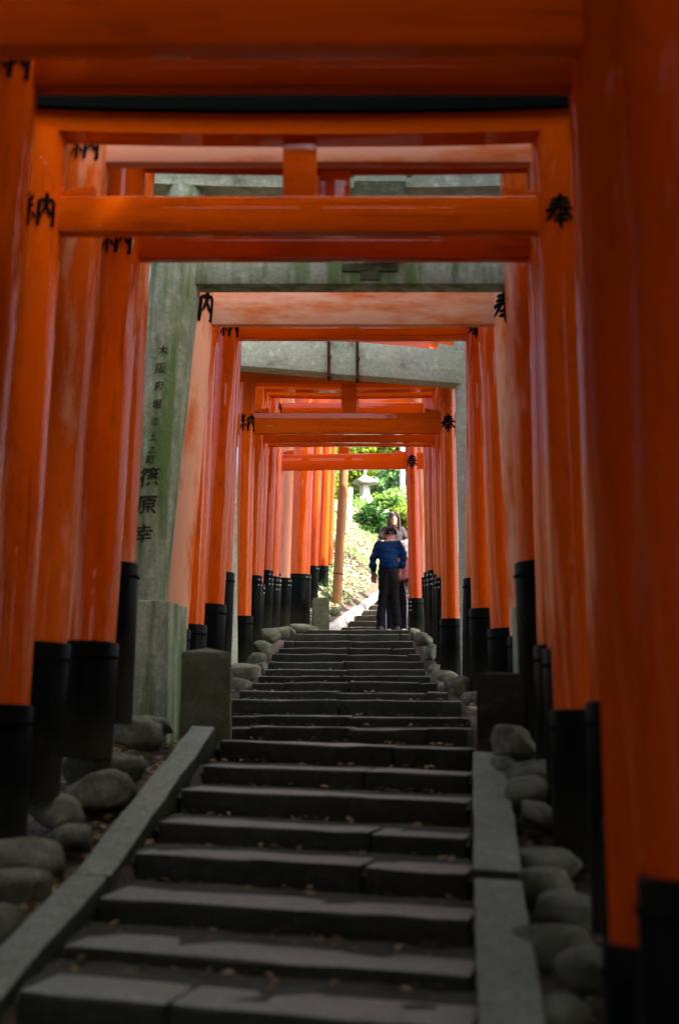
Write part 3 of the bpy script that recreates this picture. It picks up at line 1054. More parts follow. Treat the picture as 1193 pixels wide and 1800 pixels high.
def stone_torii_strapped():
    Y = 12.0
    aL = Axis(P(394, 620, Y), P(394, 1000, Y))
    aR = Axis(P(819, 620, Y), P(829, 1000, Y))
    zb = P(800, 1195, Y).z - 0.05
    zt = P(600, 520, Y).z
    org = Vector((0.1, Y, zb))
    root = empty('stone_torii', org, 'pale grey stone torii with two rusty straps round its sloping cracked beam', 'stone torii')
    for ax in (aL, aR):
        bm = bmesh.new()
        n = 12
        tube(bm, [ax(zb + (zt - zb) * i / (n - 1)) for i in range(n)], [0.132 - 0.016 * i / (n - 1) for i in range(n)], 32)
        rough(bm, 0.005, 5)
        mk('pillar', bm, M['granite_pale'], root, org, smooth=True, angle=50)
    # beam broken into three lengths that sag towards one side
    def edge(px, top):
        return (590 + (px - 430) * 0.083) if top else (649 + (px - 430) * 0.079)
    cuts = [(375, 578), (579.5, 627), (628.5, 835)]
    dep = 0.11
    for i, (x0, x1) in enumerate(cuts):
        c8 = []
        drop = (0, 1.5, 0.5)[i]
        for py0 in (False, True):
            for x, yy in ((x0, -dep), (x1, -dep), (x1, dep), (x0, dep)):
                c8.append(P(x, edge(x, py0) + drop, Y) + Vector((0, yy, 0)))
        bm = bmesh.new()
        hexa(bm, c8, 0.01)
        rough(bm, 0.003, 3)
        sharpen(mk('tie_beam', bm, M['granite_pale'], root, org))
    for x in (578, 627.5):
        bm = bmesh.new()
        zc0, zc1 = P(x, edge(x, False), Y).z, P(x, edge(x, True), Y).z
        xx = P(x, 630, Y).x
        box(bm, (xx, Y - dep - 0.012, (zc0 + zc1) / 2 - 0.01), (0.03, 0.014, zc1 - zc0 + 0.06), None, 0.003)
        box(bm, (xx, Y, zc0 - 0.012), (0.03, 2 * dep + 0.03, 0.014), None, 0.003)
        box(bm, (xx, Y, zc1 + 0.010), (0.03, 2 * dep + 0.03, 0.014), None, 0.003)
        st = mk('strap', bm, M['iron'], root, org)
        bm = bmesh.new()
        tube(bm, [(xx + 0.01, Y - dep - 0.02, (zc0 + zc1) / 2 - 0.02), (xx + 0.01, Y - dep - 0.06, (zc0 + zc1) / 2 - 0.02)], 0.016, 6)
        mk('bolt', bm, M['iron'], st, org)
    for k, x in ((0, 775),):
        a = P(770, edge(775, True) + 0.5, Y)
        bm = bmesh.new()
        hexa(bm, [a + Vector(v) for v in ((0, -0.06, 0), (0.16, -0.06, -0.012), (0.16, 0.06, -0.012), (0, 0.06, 0), (0.0, -0.06, 0.075), (0.16, -0.06, 0.045), (0.16, 0.06, 0.045), (0, 0.06, 0.075))], 0.005)
        sharpen(mk('wedge', bm, M['granite_pale'], root, org))
    cx = (aL(zt).x + aR(zt).x) / 2
    half = (aR(zt).x - aL(zt).x) / 2 + 0.5
    bm = bmesh.new()
    beam_curved(bm, cx, Y, zt - 0.01, zt + 0.14, half, 0.2, 0.06)
    sharpen(mk('lintel', bm, M['granite_pale'], root, org))
    bm = bmesh.new()
    beam_curved(bm, cx, Y, zt + 0.143, zt + 0.26, half + 0.08, 0.26, 0.08, roof=0.05)
    sharpen(mk('cap_lintel', bm, M['granite_pale'], root, org))


stone_torii_mossy()
stone_torii_strapped()


# ------------------------------------------------------------------ stone posts beside the stairs
def bollard(label, px0, px1, ytop, ybot, Y, mat, dome=0.03, text=None, depth=0.26, turn=0.0):
    a, b = P(px0, ybot, Y), P(px1, ytop, Y)
    w, h = b.x - a.x, b.z - a.z
    c = Vector(((a.x + b.x) / 2, Y + depth / 2, a.z - 0.12))
    root = empty('stone_post', c, label, 'stone post')
    bm = bmesh.new()
    rot = Matrix.Rotation(turn, 3, 'Z')
    q = lambda x, y, z: c + rot @ Vector((x * w / 2, y * depth / 2, 0)) + Vector((0, 0, z))
    prof = [(0, 1.05), (h * 0.5, 1.02), (h + 0.12 - 0.012, 0.99), (h + 0.12, 0.94), (h + 0.12 + dome, 0.05)]
    rings = []
    for z, s in prof:
        rings.append([bm.verts.new(q(x * s, y * s, z)) for x, y in ((-1, -1), (0, -1), (1, -1), (1, 0), (1, 1), (0, 1), (-1, 1), (-1, 0))])
    for i in range(len(rings) - 1):
        for k in range(8):
            bm.faces.new((rings[i][k], rings[i][(k + 1) % 8], rings[i + 1][(k + 1) % 8], rings[i + 1][k]))
    bm.faces.new(rings[-1])
    bm.faces.new(rings[0][::-1])
    bmesh.ops.bevel(bm, geom=[e for e in bm.edges if len(e.link_faces) == 2 and e.calc_face_angle(0) > 0.9], offset=0.012, segments=2, affect='EDGES')
    bmesh.ops.subdivide_edges(bm, edges=[e for e in bm.edges if e.calc_length() > 0.08], cuts=3, use_grid_fill=True)
    rough(bm, 0.006, 6)
    sharpen(mk('shaft', bm, mat, root, c), 30)
    if text:
        ch, py, size = text
        g = glyph(ch, size, 0.02)
        z = P((px0 + px1) / 2, py, Y).z
        for v in g.verts:
            v.co = c + rot @ Vector((v.co.x, -depth / 2 * 1.02 - 0.007, 0)) + Vector((0, 0, z - c.z + v.co.y))
        mk('carved_character', g, M['ink'], root, c)


bollard('short lichen-dark stone post at the top of the sloping kerb', 314, 403, 1146, 1284, 7.15, M['bollard'], 0.03, None, 0.27, 0.05)
bollard('short near-black stone post with pale top beside the round boulders', 845, 925, 1184, 1318, 6.6, M['bollard_dark'], 0.012, None, 0.26, -0.12)
bollard('small ochre stone post beside the thick vermilion post at the stair top', 549, 577, 1051, 1112, 17.7, M['bollard'], 0.015, None, 0.24, 0.1)


# ------------------------------------------------------------------ rubble edging under the posts
def boulder(parent, px, py, w, h, Y, org, mat='boulder', flat=False):
    """Rounded river stone with photo centre and size at depth Y."""
    c = P(px, py, Y)
    k = mpp(Y)
    bm = bmesh.new()
    bmesh.ops.create_icosphere(bm, subdivisions=3, radius=1.0)
    s = random.random() * 60
    rx, rz = w * k / 2, h * k / 2
    rz = max(rz, rx * 0.38)
    ry = max(rx * random.uniform(0.75, 1.0), 0.1)
    c.z -= rz - h * k / 2 + 0.02
    cutp = [(Vector((random.gauss(0, 1), random.gauss(0, 1), random.gauss(0, 0.8))).normalized(), random.uniform(0.62, 0.9)) for _ in range(7)]
    for v in bm.verts:
        q = v.co.copy()
        p = 0.66 if not flat else 0.55                       # squarish rounding
        q = Vector([math.copysign(abs(t) ** p, t) for t in q])
        for nn, dd in cutp:
            t = q.dot(nn) - dd
            if t > 0:
                q -= nn * t * 0.8
        q *= 1 + 0.18 * noise.noise(v.co * 1.3 + Vector((s, 0, 0))) + 0.05 * noise.noise(v.co * 3.5 + Vector((0, s, 0)))
        v.co = Vector((q.x * rx, q.y * ry, q.z * rz))
    bmesh.ops.rotate(bm, verts=bm.verts, cent=(0, 0, 0), matrix=Matrix.Rotation(random.uniform(-0.12, 0.12), 3, 'Y') @ Matrix.Rotation(random.uniform(-0.4, 0.4), 3, 'Z'))
    bmesh.ops.translate(bm, verts=bm.verts, vec=c)
    return mk('boulder', bm, M[mat], parent, org, smooth=True)


def edging(label, stones):
    org = P(stones[0][0], stones[0][1], stones[0][4])
    root = empty('stone_edging', org, label, 'stone edging')
    for st in stones:
        boulder(root, *st[:5], org, flat=len(st) > 5)


edging('row of pale rounded boulders under the black sleeves outside the long sloping kerb', [
    (35, 1500, 150, 72, 5.2), (20, 1565, 170, 90, 5.0), (100, 1420, 120, 66, 5.75), (178, 1337, 150, 44, 6.35), (178, 1380, 140, 66, 6.1),
    (238, 1284, 92, 62, 7.0), (272, 1268, 80, 34, 7.4), (120, 1465, 90, 50, 5.5), (-60, 1640, 200, 110, 4.5)])
edging('row of round boulders climbing from the lichen-dark post under the glossy gates', [
    (428, 1182, 66, 38, 11.2), (420, 1206, 60, 44, 10.5), (457, 1172, 28, 26, 11.8), (460, 1138, 34, 32, 12.4), (450, 1157, 36, 28, 12.0),
    (474, 1115, 44, 28, 12.9), (492, 1109, 32, 24, 13.8), (505, 1105, 30, 16, 15.0), (529, 1104, 60, 18, 17.6), (586, 1074, 22, 14, 19.2)])
edging('row of dark boulders between the narrow straight kerb and the heavy black sleeves', [
    (902, 1298, 78, 66, 6.35), (925, 1347, 88, 46, 6.05), (925, 1390, 84, 64, 5.75), (945, 1422, 60, 40, 5.5), (962, 1508, 118, 54, 5.0),
    (948, 1552, 120, 72, 4.8), (1005, 1588, 116, 66, 4.6), (968, 1655, 150, 80, 4.2), (1040, 1700, 120, 90, 4.0), (975, 1762, 110, 50, 3.8, 1),
    (880, 1340, 40, 36, 6.2), (890, 1440, 30, 30, 5.5)])
edging('row of pale boulders climbing beyond the near-black post below the bright gates', [
    (778, 1187, 56, 26, 11.4), (778, 1212, 54, 34, 10.6), (806, 1210, 50, 48, 10.1), (828, 1230, 54, 46, 9.5), (826, 1258, 60, 40, 8.9),
    (755, 1142, 26, 30, 12.6), (760, 1176, 22, 24, 11.9), (748, 1122, 24, 22, 13.6), (728, 1112, 24, 22, 15.8), (742, 1120, 30, 26, 14.6), (850, 1285, 60, 40, 8.2)])


# ------------------------------------------------------------------ leaves
def leaf_mesh(name, pos, size, mat, parent=None, org=(0, 0, 0), up=0.5, flat=False, width=0.5):
    """Many small pointed leaves, one mesh."""
    n = len(pos)
    pos = np.asarray(pos)
    nrm = RNG.normal(size=(n, 3))
    nrm[:, 2] = np.abs(nrm[:, 2]) + up
    if flat:
        nrm = RNG.normal(size=(n, 3)) * 0.25 + np.array([0, 0, 1.0])
    nrm /= np.linalg.norm(nrm, axis=1)[:, None]
    a = RNG.normal(size=(n, 3))
    a -= nrm * (a * nrm).sum(1)[:, None]
    a /= np.linalg.norm(a, axis=1)[:, None]
    b = np.cross(nrm, a)
    s = (size * RNG.uniform(0.6, 1.3, n))[:, None]
    w = s * width
    v = np.stack([pos - a * s * 0.5, pos + b * w * 0.5 - a * s * 0.05 + nrm * s * 0.06, pos + a * s * 0.5 - nrm * s * 0.08, pos - b * w * 0.5 - a * s * 0.05 + nrm * s * 0.06], 1).reshape(-1, 3)
    f = np.arange(4 * n).reshape(n, 4)
    return mk_np(name, v, f, mat, parent, org)


def crown_points(c, r, clumps, per, spread, shell=0.55):
    """Leaf positions gathered in clumps through an ellipsoid, with gaps between the clumps."""
    out = []
    c, r = np.asarray(c), np.asarray(r)
    for _ in range(clumps):
        d = RNG.normal(size=3)
        d /= np.linalg.norm(d)
        rad = shell + (1 - shell) * RNG.random()
        cc = c + d * r * rad * RNG.uniform(0.85, 1.12)
        k = int(per * RNG.uniform(0.5, 1.5))
        q = RNG.normal(size=(k, 3))
        q /= np.linalg.norm(q, axis=1)[:, None]
        out.append(cc + q * (RNG.random((k, 1)) ** 0.5) * spread * RNG.uniform(0.6, 1.3) * np.array([1, 1, 0.7]))
    return np.concatenate(out)


def shrub(label, c, r, clumps, per, spread, leaf, mat, shell=0.4, width=0.5, name='shrub'):
    base = Vector((c[0], c[1], gz(c[0], c[1]) - 0.05))
    root = empty(name, base, label, 'shrub')
    leaf_mesh('foliage', crown_points(c, r, clumps, per, spread, shell), leaf, mat, root, base, width=width)
    bm = bmesh.new()
    for i in range(7):
        a = random.uniform(0, 6.28)
        tip = Vector((c[0] + math.cos(a) * r[0] * 0.7, c[1] + math.sin(a) * r[1] * 0.7, c[2] + r[2] * random.uniform(-0.1, 0.8)))
        midp = base.lerp(tip, 0.5) + Vector((0, 0, 0.1))
        tube(bm, [base + Vector((random.uniform(-.08, .08), random.uniform(-.08, .08), 0)), midp, tip], [0.022, 0.014, 0.005], 6)
    mk('stem', bm, M['bark'], root, base, smooth=True)
    return root


def tree(label, x, y, h, tr, crowns, leaf, mat, lean=(0, 0), per=90, spread=0.7):
    """Tapered trunk, limbs to every crown lobe, and a crown of leaf clumps. crowns: (dx, dy, z, rx, ry, rz, clumps)."""
    zb = gz(x, y) - 0.15
    base = Vector((x, y, zb))
    root = empty('tree', base, label, 'tree')
    bm = bmesh.new()
    n = 9
    pts = [base + Vector((lean[0] * (i / (n - 1)) ** 1.5 + 0.12 * noise.noise(Vector((x, y, i * 0.7))), lean[1] * (i / (n - 1)) ** 1.5, h * i / (n - 1))) for i in range(n)]
    tube(bm, pts, [tr * (1.25 if i == 0 else 1 - 0.75 * i / (n - 1)) for i in range(n)], 12)
    for (dx, dy, z, rx, ry, rz, cl) in crowns:
        t = min(0.95, max(0.3, (z - rz * 0.8) / h))
        p0 = pts[int(t * (n - 1))]
        tip = base + Vector((dx, dy, z))
        tube(bm, [p0, p0.lerp(tip, 0.5) + Vector((0, 0, 0.15)), tip], [tr * 0.42, tr * 0.28, tr * 0.1], 8)
        for _ in range(5):
            if y < 18 and abs(tip.x) < 3.4 and tip.z < 8.5:
                continue
            e = tip + Vector((random.uniform(-1, 1) * rx, random.uniform(-1, 1) * ry, random.uniform(-0.6, 0.8) * rz)) * 0.75
            m_ = p0.lerp(tip, random.uniform(0.5, 0.9))
            tube(bm, [m_, m_.lerp(e, 0.5) + Vector((0, 0, 0.08)), e], [tr * 0.2, tr * 0.13, tr * 0.04], 6)
    mk('trunk', bm, M['bark'], root, base, smooth=True)
    pp = [crown_points((x + dx, y + dy, zb + z), (rx, ry, rz), cl, per, spread, 0.35) for (dx, dy, z, rx, ry, rz, cl) in crowns]
    pp = np.concatenate(pp)
    if y < 18:                                   # shade trees carry no leaves where they would reach into the gates
        pp = pp[(np.abs(pp[:, 0]) > 2.3) | (pp[:, 2] > 7.5)]
    leaf_mesh('crown', pp, leaf, mat, root, base)
    return root


# bushes and trees on the slope beyond the gates
shrub('rounded dark green bush with glossy leaves above the bare bank', P(655, 925, 25.5), (0.5, 0.55, 0.36), 140, 75, 0.17, 0.10, M['leaf_dark'], 0.25)
shrub('pale sunlit bush spreading behind the woman', P(690, 893, 27.2), (0.42, 0.6, 0.36), 90, 60, 0.2, 0.12, M['leaf_light'], 0.25)
shrub('small pale green bush at the foot of the stone lantern', P(630, 903, 26.4), (0.36, 0.4, 0.24), 66, 55, 0.17, 0.10, M['leaf_light'], 0.25)
shrub('yellowish green bush between the woman and the gate post', P(718, 918, 26.2), (0.3, 0.5, 0.5), 70, 55, 0.2, 0.11, M['leaf_yellow'], 0.25)
shrub('tall light green bush between the wooden pole and the gate posts', P(578, 880, 27.0), (0.42, 0.6, 1.3), 130, 60, 0.24, 0.12, M['leaf_yellow'], 0.25)


def tree_px(label, px, Y, h, tr, lobes, leaf, mat, per, spread):
    """Tree whose crown lobes are given by photo position and radius in metres: (px, py, r_x, r_z, clumps)."""
    x = P(px, 900, Y).x
    zb = gz(x, Y) - 0.15
    cr = []
    for (qx, qy, rx, rz, cl) in lobes:
        q = P(qx, qy, Y)
        cr.append((q.x - x, random.uniform(-0.3, 0.3), q.z - zb, rx, rx, rz, cl))
    return tree(label, x, Y, h, tr, cr, leaf, mat, per=per, spread=spread)


tree_px('yellow-green tree with a leafy branch hanging over the lantern', 566, 30.0, 5.5, 0.13,
        [(612, 808, 0.42, 0.34, 60), (630, 792, 0.36, 0.3, 50), (622, 836, 0.24, 0.14, 40), (608, 846, 0.24, 0.2, 40), (634, 824, 0.2, 0.14, 30), (598, 780, 0.6, 0.5, 80), (655, 770, 0.5, 0.34, 60), (560, 800, 0.7, 0.8, 90), (620, 720, 1.0, 0.7, 110), (580, 680, 1.1, 0.8, 110)], 0.115, M['leaf_yellow'], 48, 0.26)
tree_px('hazy blue-green tree far behind the lantern', 690, 40.0, 7.5, 0.18,
        [(672, 838, 0.9, 0.75, 90), (705, 850, 0.9, 0.8, 90), (690, 800, 1.0, 0.8, 100), (660, 790, 0.8, 0.6, 70), (720, 770, 1.2, 0.9, 100), (670, 730, 1.3, 0.9, 100)], 0.17, M['leaf_blue'], 60, 0.42)
tree_px('broad light green tree behind the hanging branch', 600, 44.0, 8.0, 0.2,
        [(600, 850, 1.1, 0.9, 100), (636, 860, 0.9, 0.7, 80), (610, 800, 1.2, 0.9, 100), (650, 830, 0.9, 0.8, 80), (640, 770, 1.3, 0.9, 100), (590, 730, 1.4, 1.0, 100), (600, 900, 1.0, 0.7, 80)], 0.18, M['leaf_light'], 60, 0.48)
tree_px('dark green tree rising behind the steel pole', 735, 46.0, 9.0, 0.2,
        [(715, 860, 1.2, 0.9, 100), (740, 810, 1.3, 1.0, 100), (700, 780, 1.2, 0.9, 100), (730, 740, 1.4, 1.0, 90), (690, 900, 1.2, 0.7, 80)], 0.19, M['leaf_blue'], 60, 0.5)

# unseen trees added on both sides, placed and shaped to shade the tunnel
# (x, y, height, height of the lowest boughs): tall crowns cut the sun, low ones cut sky light from the sides
SHADE_TREES = [(6.3, 6.3, 14, 8.6), (6.2, 3.4, 14, 8.2), (6.0, 0.4, 14, 8.2), (6.0, -2.8, 14, 8.2), (6.2, -6.0, 14, 8.2), (9.6, 1.5, 16, 9), (9.6, -2.5, 16, 9), (6.4, 10.6, 13.5, 8.2), (6.6, 13.6, 13.5, 8.2), (9.6, 8.2, 16, 10), (9.8, 12.4, 16, 9),
          (4.9, 6.2, 9.4, 5.0), (5.1, 8.8, 9.0, 5.0), (4.5, 3.6, 7, 1.6), (4.4, 0.6, 7.5, 1.6), (4.4, -2.4, 8, 2.0),
          (-4.4, -3.4, 8, 2.0), (-4.2, 0.4, 8, 2.0), (-4.6, 3.4, 6.5, 1.8), (4.6, -5.6, 9, 2.0), (-5.2, -7.0, 9, 2.0), (0.4, -9.5, 8, 2.0)]
for i, (fx, fy, fh, fl) in enumerate(SHADE_TREES):
    s = 1 if fx > 0 else -1
    e = fh - fl
    low = fl < 3
    tree('unseen leafy tree added to shade the side of the tunnel' if low else 'unseen tall bare-stemmed tree added to shade the gates from downhill', fx, fy, fh, 0.24 if not low else 0.15,
         [(0, 0, fl + e * 0.85, 2.3, 2.3, 1.4, 60), (-1.4 * s, 0.6, fl + e * 0.55, 2.2, 2.2, 1.4, 62), (1.2 * s, -1.4, fl + e * 0.5, 2.2, 2.0, 1.4, 50), (-0.4, 1.8, fl + e * 0.28, 2.0, 2.0, 1.2, 48)],
         0.34, M['leaf_shade_tree'], per=38, spread=0.95)['group'] = 'low shade trees added out of view' if low else 'tall shade trees added out of view'

# leaf litter and grass
def scatter_ground(n, fx, fy, ok=None, lift=0.012):
    out = []
    while len(out) < n:
        x, y = fx(), fy()
        if ok is None or ok(x, y):
            out.append((x, y, gz(x, y) + lift + random.random() * 0.02))
    return out


def beside(x, y):
    l, r = float(np.interp(y, SY, SL)), float(np.interp(y, SY, SR))
    return x < l - 0.16 or x > r + 0.16


tag(leaf_mesh('leaf_litter', scatter_ground(11000, lambda: random.uniform(-2.0, 1.9), lambda: random.uniform(2.2, 18), beside), 0.065, M['litter'], flat=True), 'dry brown leaves lying between the kerbs and the boulders', 'leaf litter', kind='stuff')
pts = []
for i, (l, r) in enumerate(rows):
    if l.y < 2.5 or l.y > 17: continue
    nl = rows[i + 1][0] if i + 1 < len(rows) else l + Vector((0, 1, 0))
    for _ in range(26):
        s = random.random() ** (0.5 if random.random() < 0.5 else 1.6)
        t = random.uniform(0.35, 0.98) ** 0.7
        p = l.lerp(r, s)
        p.y += (nl.y - l.y) * t
        pts.append((p.x, p.y, p.z + 0.012 + random.random() * 0.01))
tag(leaf_mesh('fallen_leaves', pts, 0.045, M['litter'], flat=True), 'scattered fallen leaves on the stair treads', 'fallen leaves', kind='stuff')


def on_bank(x, y):
    return x < xk(y) - 0.22


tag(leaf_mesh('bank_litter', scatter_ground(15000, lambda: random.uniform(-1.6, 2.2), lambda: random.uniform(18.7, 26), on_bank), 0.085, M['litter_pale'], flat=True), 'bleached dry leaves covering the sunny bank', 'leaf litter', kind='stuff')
gp = []
while len(gp) < 2600:
    x, y = random.uniform(-2.0, 2.2), random.uniform(18.8, 26)
    if on_bank(x, y) and noise.noise(Vector((x * 1.5, y * 1.0, 7))) > 0.02 and (xk(y) - x) < 1.6:
        gp.append((x, y))
gv, gf = [], []
for (x, y) in gp:
    z = gz(x, y)
    h, a = random.uniform(0.05, 0.15), random.uniform(0, 6.28)
    dx, dy = math.cos(a), math.sin(a)
    b_ = random.uniform(0.2, 0.7) * h
    k = len(gv)
    gv += [(x - dy * .006, y + dx * .006, z - .01), (x + dy * .006, y - dx * .006, z - .01), (x + dx * b_ + dy * .003, y + dy * b_ - dx * .003, z + h), (x + dx * b_ - dy * .003, y + dy * b_ + dx * .003, z + h)]
    gf.append((k, k + 1, k + 2, k + 3))
tag(mk_np('bank_grass', gv, gf, M['grass']), 'tufts of short bright grass on the bank', 'grass', kind='stuff')


# ------------------------------------------------------------------ lantern, poles
def lantern():
    Y = 28.5
    k = mpp(Y)
    cx = P(641, 860, Y).x
    Z = lambda py: P(641, py, Y).z
    zb = gz(cx, Y)
    org = Vector((cx, Y, zb - 0.05))
    root = empty('stone_lantern', org, 'white stone lantern with a flared roof among the bushes', 'lantern')
    def prism(name, prof, seg, mat, smooth=False, turn=0.25):
        bm = bmesh.new()
        rings = []
        for z, r in prof:
            rings.append([bm.verts.new((cx + r * math.cos(2 * math.pi * (i + 0.5) / seg + turn), Y + r * math.sin(2 * math.pi * (i + 0.5) / seg + turn), z)) for i in range(seg)])
        for i in range(len(rings) - 1):
            for q in range(seg):
                bm.faces.new((rings[i][q], rings[i][(q + 1) % seg], rings[i + 1][(q + 1) % seg], rings[i + 1][q]))
        bm.faces.new(rings[0][::-1])
        bm.faces.new(rings[-1])
        return mk(name, bm, mat, root, org, smooth=smooth, angle=40)
    prism('base', [(zb - 0.1, 0.22), (zb + 0.12, 0.21), (zb + 0.16, 0.15)], 6, M['lantern'])
    prism('shaft', [(zb + 0.1, 0.10), (Z(900), 0.09), (Z(884), 0.10)], 16, M['lantern'], True)
    prism('platform', [(Z(897), 0.10), (Z(884), 0.18), (Z(876), 0.185), (Z(874), 0.16)], 6, M['lantern'])
    a = 0.16
    fb = prism('light_box', [(Z(874), 0.14), (Z(851), 0.14)], 4, M['lantern'], turn=0.2)
    for t in (0.2 - math.pi / 2 - math.pi / 4 + math.pi / 4, ):
        pass
    for i in range(4):
        ang = 0.2 + math.pi / 4 + math.pi / 2 * i + math.pi / 4
        ctr = Vector((cx + math.cos(ang) * 0.1, Y + math.sin(ang) * 0.1, (Z(874) + Z(851)) / 2))
        bm = bmesh.new()
        box(bm, ctr, (0.012, 0.125, (Z(851) - Z(874)) * 0.72), Matrix.Rotation(ang, 3, 'Z'), 0.002, 1)
        mk('window', bm, M['paper'], fb, org)
    # flared roof with upturned corners
    bm = bmesh.new()
    seg = 24
    rings = []
    for z, r, lift in ((Z(851), 0.14, 0), (Z(851), 0.26, 0.03), (Z(848.5), 0.265, 0.035), (Z(844), 0.17, 0.01), (Z(838), 0.07, 0), (Z(836), 0.04, 0)):
        ring = []
        for i in range(seg):
            t = 2 * math.pi * i / seg
            c4 = abs(math.cos(2 * (t - 0.2 - math.pi / 4)))
            rr = r * (1 + 0.22 * c4 ** 3)
            ring.append(bm.verts.new((cx + rr * math.cos(t), Y + rr * math.sin(t), z + lift * c4 ** 4)))
        rings.append(ring)
    for i in range(len(rings) - 1):
        for q in range(seg):
            bm.faces.new((rings[i][q], rings[i][(q + 1) % seg], rings[i + 1][(q + 1) % seg], rings[i + 1][q]))
    bm.faces.new(rings[0][::-1]); bm.faces.new(rings[-1])
    rf = mk('roof', bm, M['lantern'], root, org, smooth=True, angle=50)
    bm = bmesh.new()
    tube(bm, [(cx, Y, Z(836)), (cx, Y, Z(832)), (cx, Y, Z(828)), (cx, Y, Z(824)), (cx, Y, Z(821))], [0.025, 0.035, 0.04, 0.025, 0.006], 14)
    mk('finial', bm, M['lantern'], rf, org, smooth=True)


lantern()


def pole(label, name, cat, a, b, r, mat, extra=None):
    a, b = Vector(a), Vector(b)
    root = empty(name, a, label, cat)
    bm = bmesh.new()
    n = 8
    tube(bm, [a.lerp(b, i / n) for i in range(n + 1)], [r * (1.06 - 0.12 * i / n) for i in range(n + 1)], 20)
    mk('shaft', bm, mat, root, a, smooth=True, angle=40)
    if extra:
        extra(root, a, b, r)


def bands(root, a, b, r):
    for t in (0.19,):
        c = a.lerp(b, t)
        bm = bmesh.new()
        d = (b - a).normalized() * 0.012
        tube(bm, [c - d, c + d], [r * 1.06, r * 1.06], 20)
        mk('band', bm, M['iron'], root, a, smooth=True, angle=40)


def caps(root, a, b, r):
    bm = bmesh.new()
    tube(bm, [b - Vector((0, 0, 0.05)), b + Vector((0, 0, 0.01)), b + Vector((0, 0, 0.04))], [r * 1.15, r * 1.15, r * 0.3], 20)
    mk('cap', bm, M['white_paint'], root, a, smooth=True, angle=40)


pa = P(591, 1069, 20.2)
pb = P(608, 760, 20.2)
pole('slanting bare wooden pole standing at the foot of the bank', 'wooden_pole', 'pole', pa, pb, 0.076, M['pole_wood'], bands)
pa = P(610, 952, 25.0)
pb = P(616, 860, 25.0)
def sign_band(root, a, b, r):
    caps(root, a, b, r)
    for t0, t1 in ((0.36, 0.43), (0.47, 0.53)):
        bm = bmesh.new()
        tube(bm, [a.lerp(b, t0), a.lerp(b, t1)], [r * 1.05, r * 1.05], 20)
        mk('red_band', bm, M['red_paint'], root, a, smooth=True, angle=40)
pole('white post with small red bands at the top of the bank', 'marker_post', 'post', pa - Vector((0, 0, 0.3)), pb, 0.042, M['white_paint'], sign_band)
pa = P(706, 960, 33.0)
pb = P(706, 730, 33.0)
pole('tall pale steel pole rising behind the woman', 'steel_pole', 'pole', Vector((pa.x, 33.0, gz(pa.x, 33.0) - 0.2)), pb, 0.07, M['white_paint'], caps)


# ------------------------------------------------------------------ people
def blob_mesh(balls, voxel, smooth=6):
    """One continuous surface round a set of ellipsoids: (centre, (rx, ry, rz))."""
    bm = bmesh.new()
    for c, r in balls:
        bmesh.ops.create_icosphere(bm, subdivisions=2, radius=1.0, matrix=Matrix.Translation(Vector(c)) @ Matrix.Diagonal((r[0], r[1], r[2], 1)))
    me = bpy.data.meshes.new('tmp')
    bm.to_mesh(me)
    bm.free()
    o = bpy.data.objects.new('tmp', me)
    COL.objects.link(o)
    md = o.modifiers.new('r', 'REMESH')
    md.mode = 'VOXEL'
    md.voxel_size = voxel
    sm = o.modifiers.new('s', 'SMOOTH')
    sm.iterations = smooth
    sm.factor = 0.5
    dg = bpy.context.evaluated_depsgraph_get()
    out = bpy.data.meshes.new_from_object(o.evaluated_get(dg))
    bpy.data.objects.remove(o)
    bpy.data.meshes.remove(me)
    return out


def chain(pts, n=9):
    """Ellipsoids along a limb; pts: (x, y, z, r) or (x, y, z, rx, ry, rz)."""
    out = []
    pts = [tuple(p) if len(p) == 6 else (*p[:3], p[3], p[3], p[3]) for p in pts]
    for a, b in zip(pts[:-1], pts[1:]):
        for i in range(n + 1):
            t = i / n
            q = [a[j] + (b[j] - a[j]) * t for j in range(max(len(a), len(b)))]
            out.append((q[:3], (q[3],) * 3 if len(q) == 4 else q[3:6]))
    return out


def body_part(name, balls, voxel, mat, root, base, smooth=6, face=1.0):
    me = blob_mesh(balls, voxel, smooth)
    me.name = name
    me.materials.append(mat)
    me.polygons.foreach_set('use_smooth', [True] * len(me.polygons))
    o = bpy.data.objects.new(name, me)
    COL.objects.link(o)
    o.parent = root
    return o


def hand(wx, wy, wz, dirv, side, s=1.0):
    """Palm, four unequal fingers and a thumb, slightly curled."""
    d = Vector(dirv).normalized()
    u = d.cross(Vector((0, 1, 0)))
    u = (u if u.length > 0.2 else d.cross(Vector((1, 0, 0)))).normalized() * side
    nrm = d.cross(u).normalized()
    w = Vector((wx, wy, wz))
    out = []
    for t in (0.0, 0.02, 0.04, 0.06, 0.08):
        for q in (-0.028, -0.009, 0.009, 0.028):
            out.append((tuple(w + d * t * s + u * q * s * (0.6 + 5 * t)), (0.014 * s,) * 3))
    for q, L in ((-0.033, 0.06), (-0.011, 0.078), (0.011, 0.083), (0.033, 0.072)):
        p0 = w + d * 0.085 * s + u * q * s
        p1 = p0 + d * L * 0.55 * s + nrm * 0.010 * s
        p2 = p1 + d * L * 0.40 * s + nrm * 0.030 * s
        out += chain([(*p0, 0.0098 * s), (*p1, 0.009 * s), (*p2, 0.008 * s)], 5)
    p0 = w + d * 0.03 * s + u * 0.036 * s
    p1 = p0 + d * 0.03 * s + u * 0.026 * s + nrm * 0.012 * s
    p2 = p1 + d * 0.032 * s + u * 0.006 * s + nrm * 0.016 * s
    out += chain([(*p0, 0.013 * s), (*p1, 0.011 * s), (*p2, 0.009 * s)], 5)
    return out


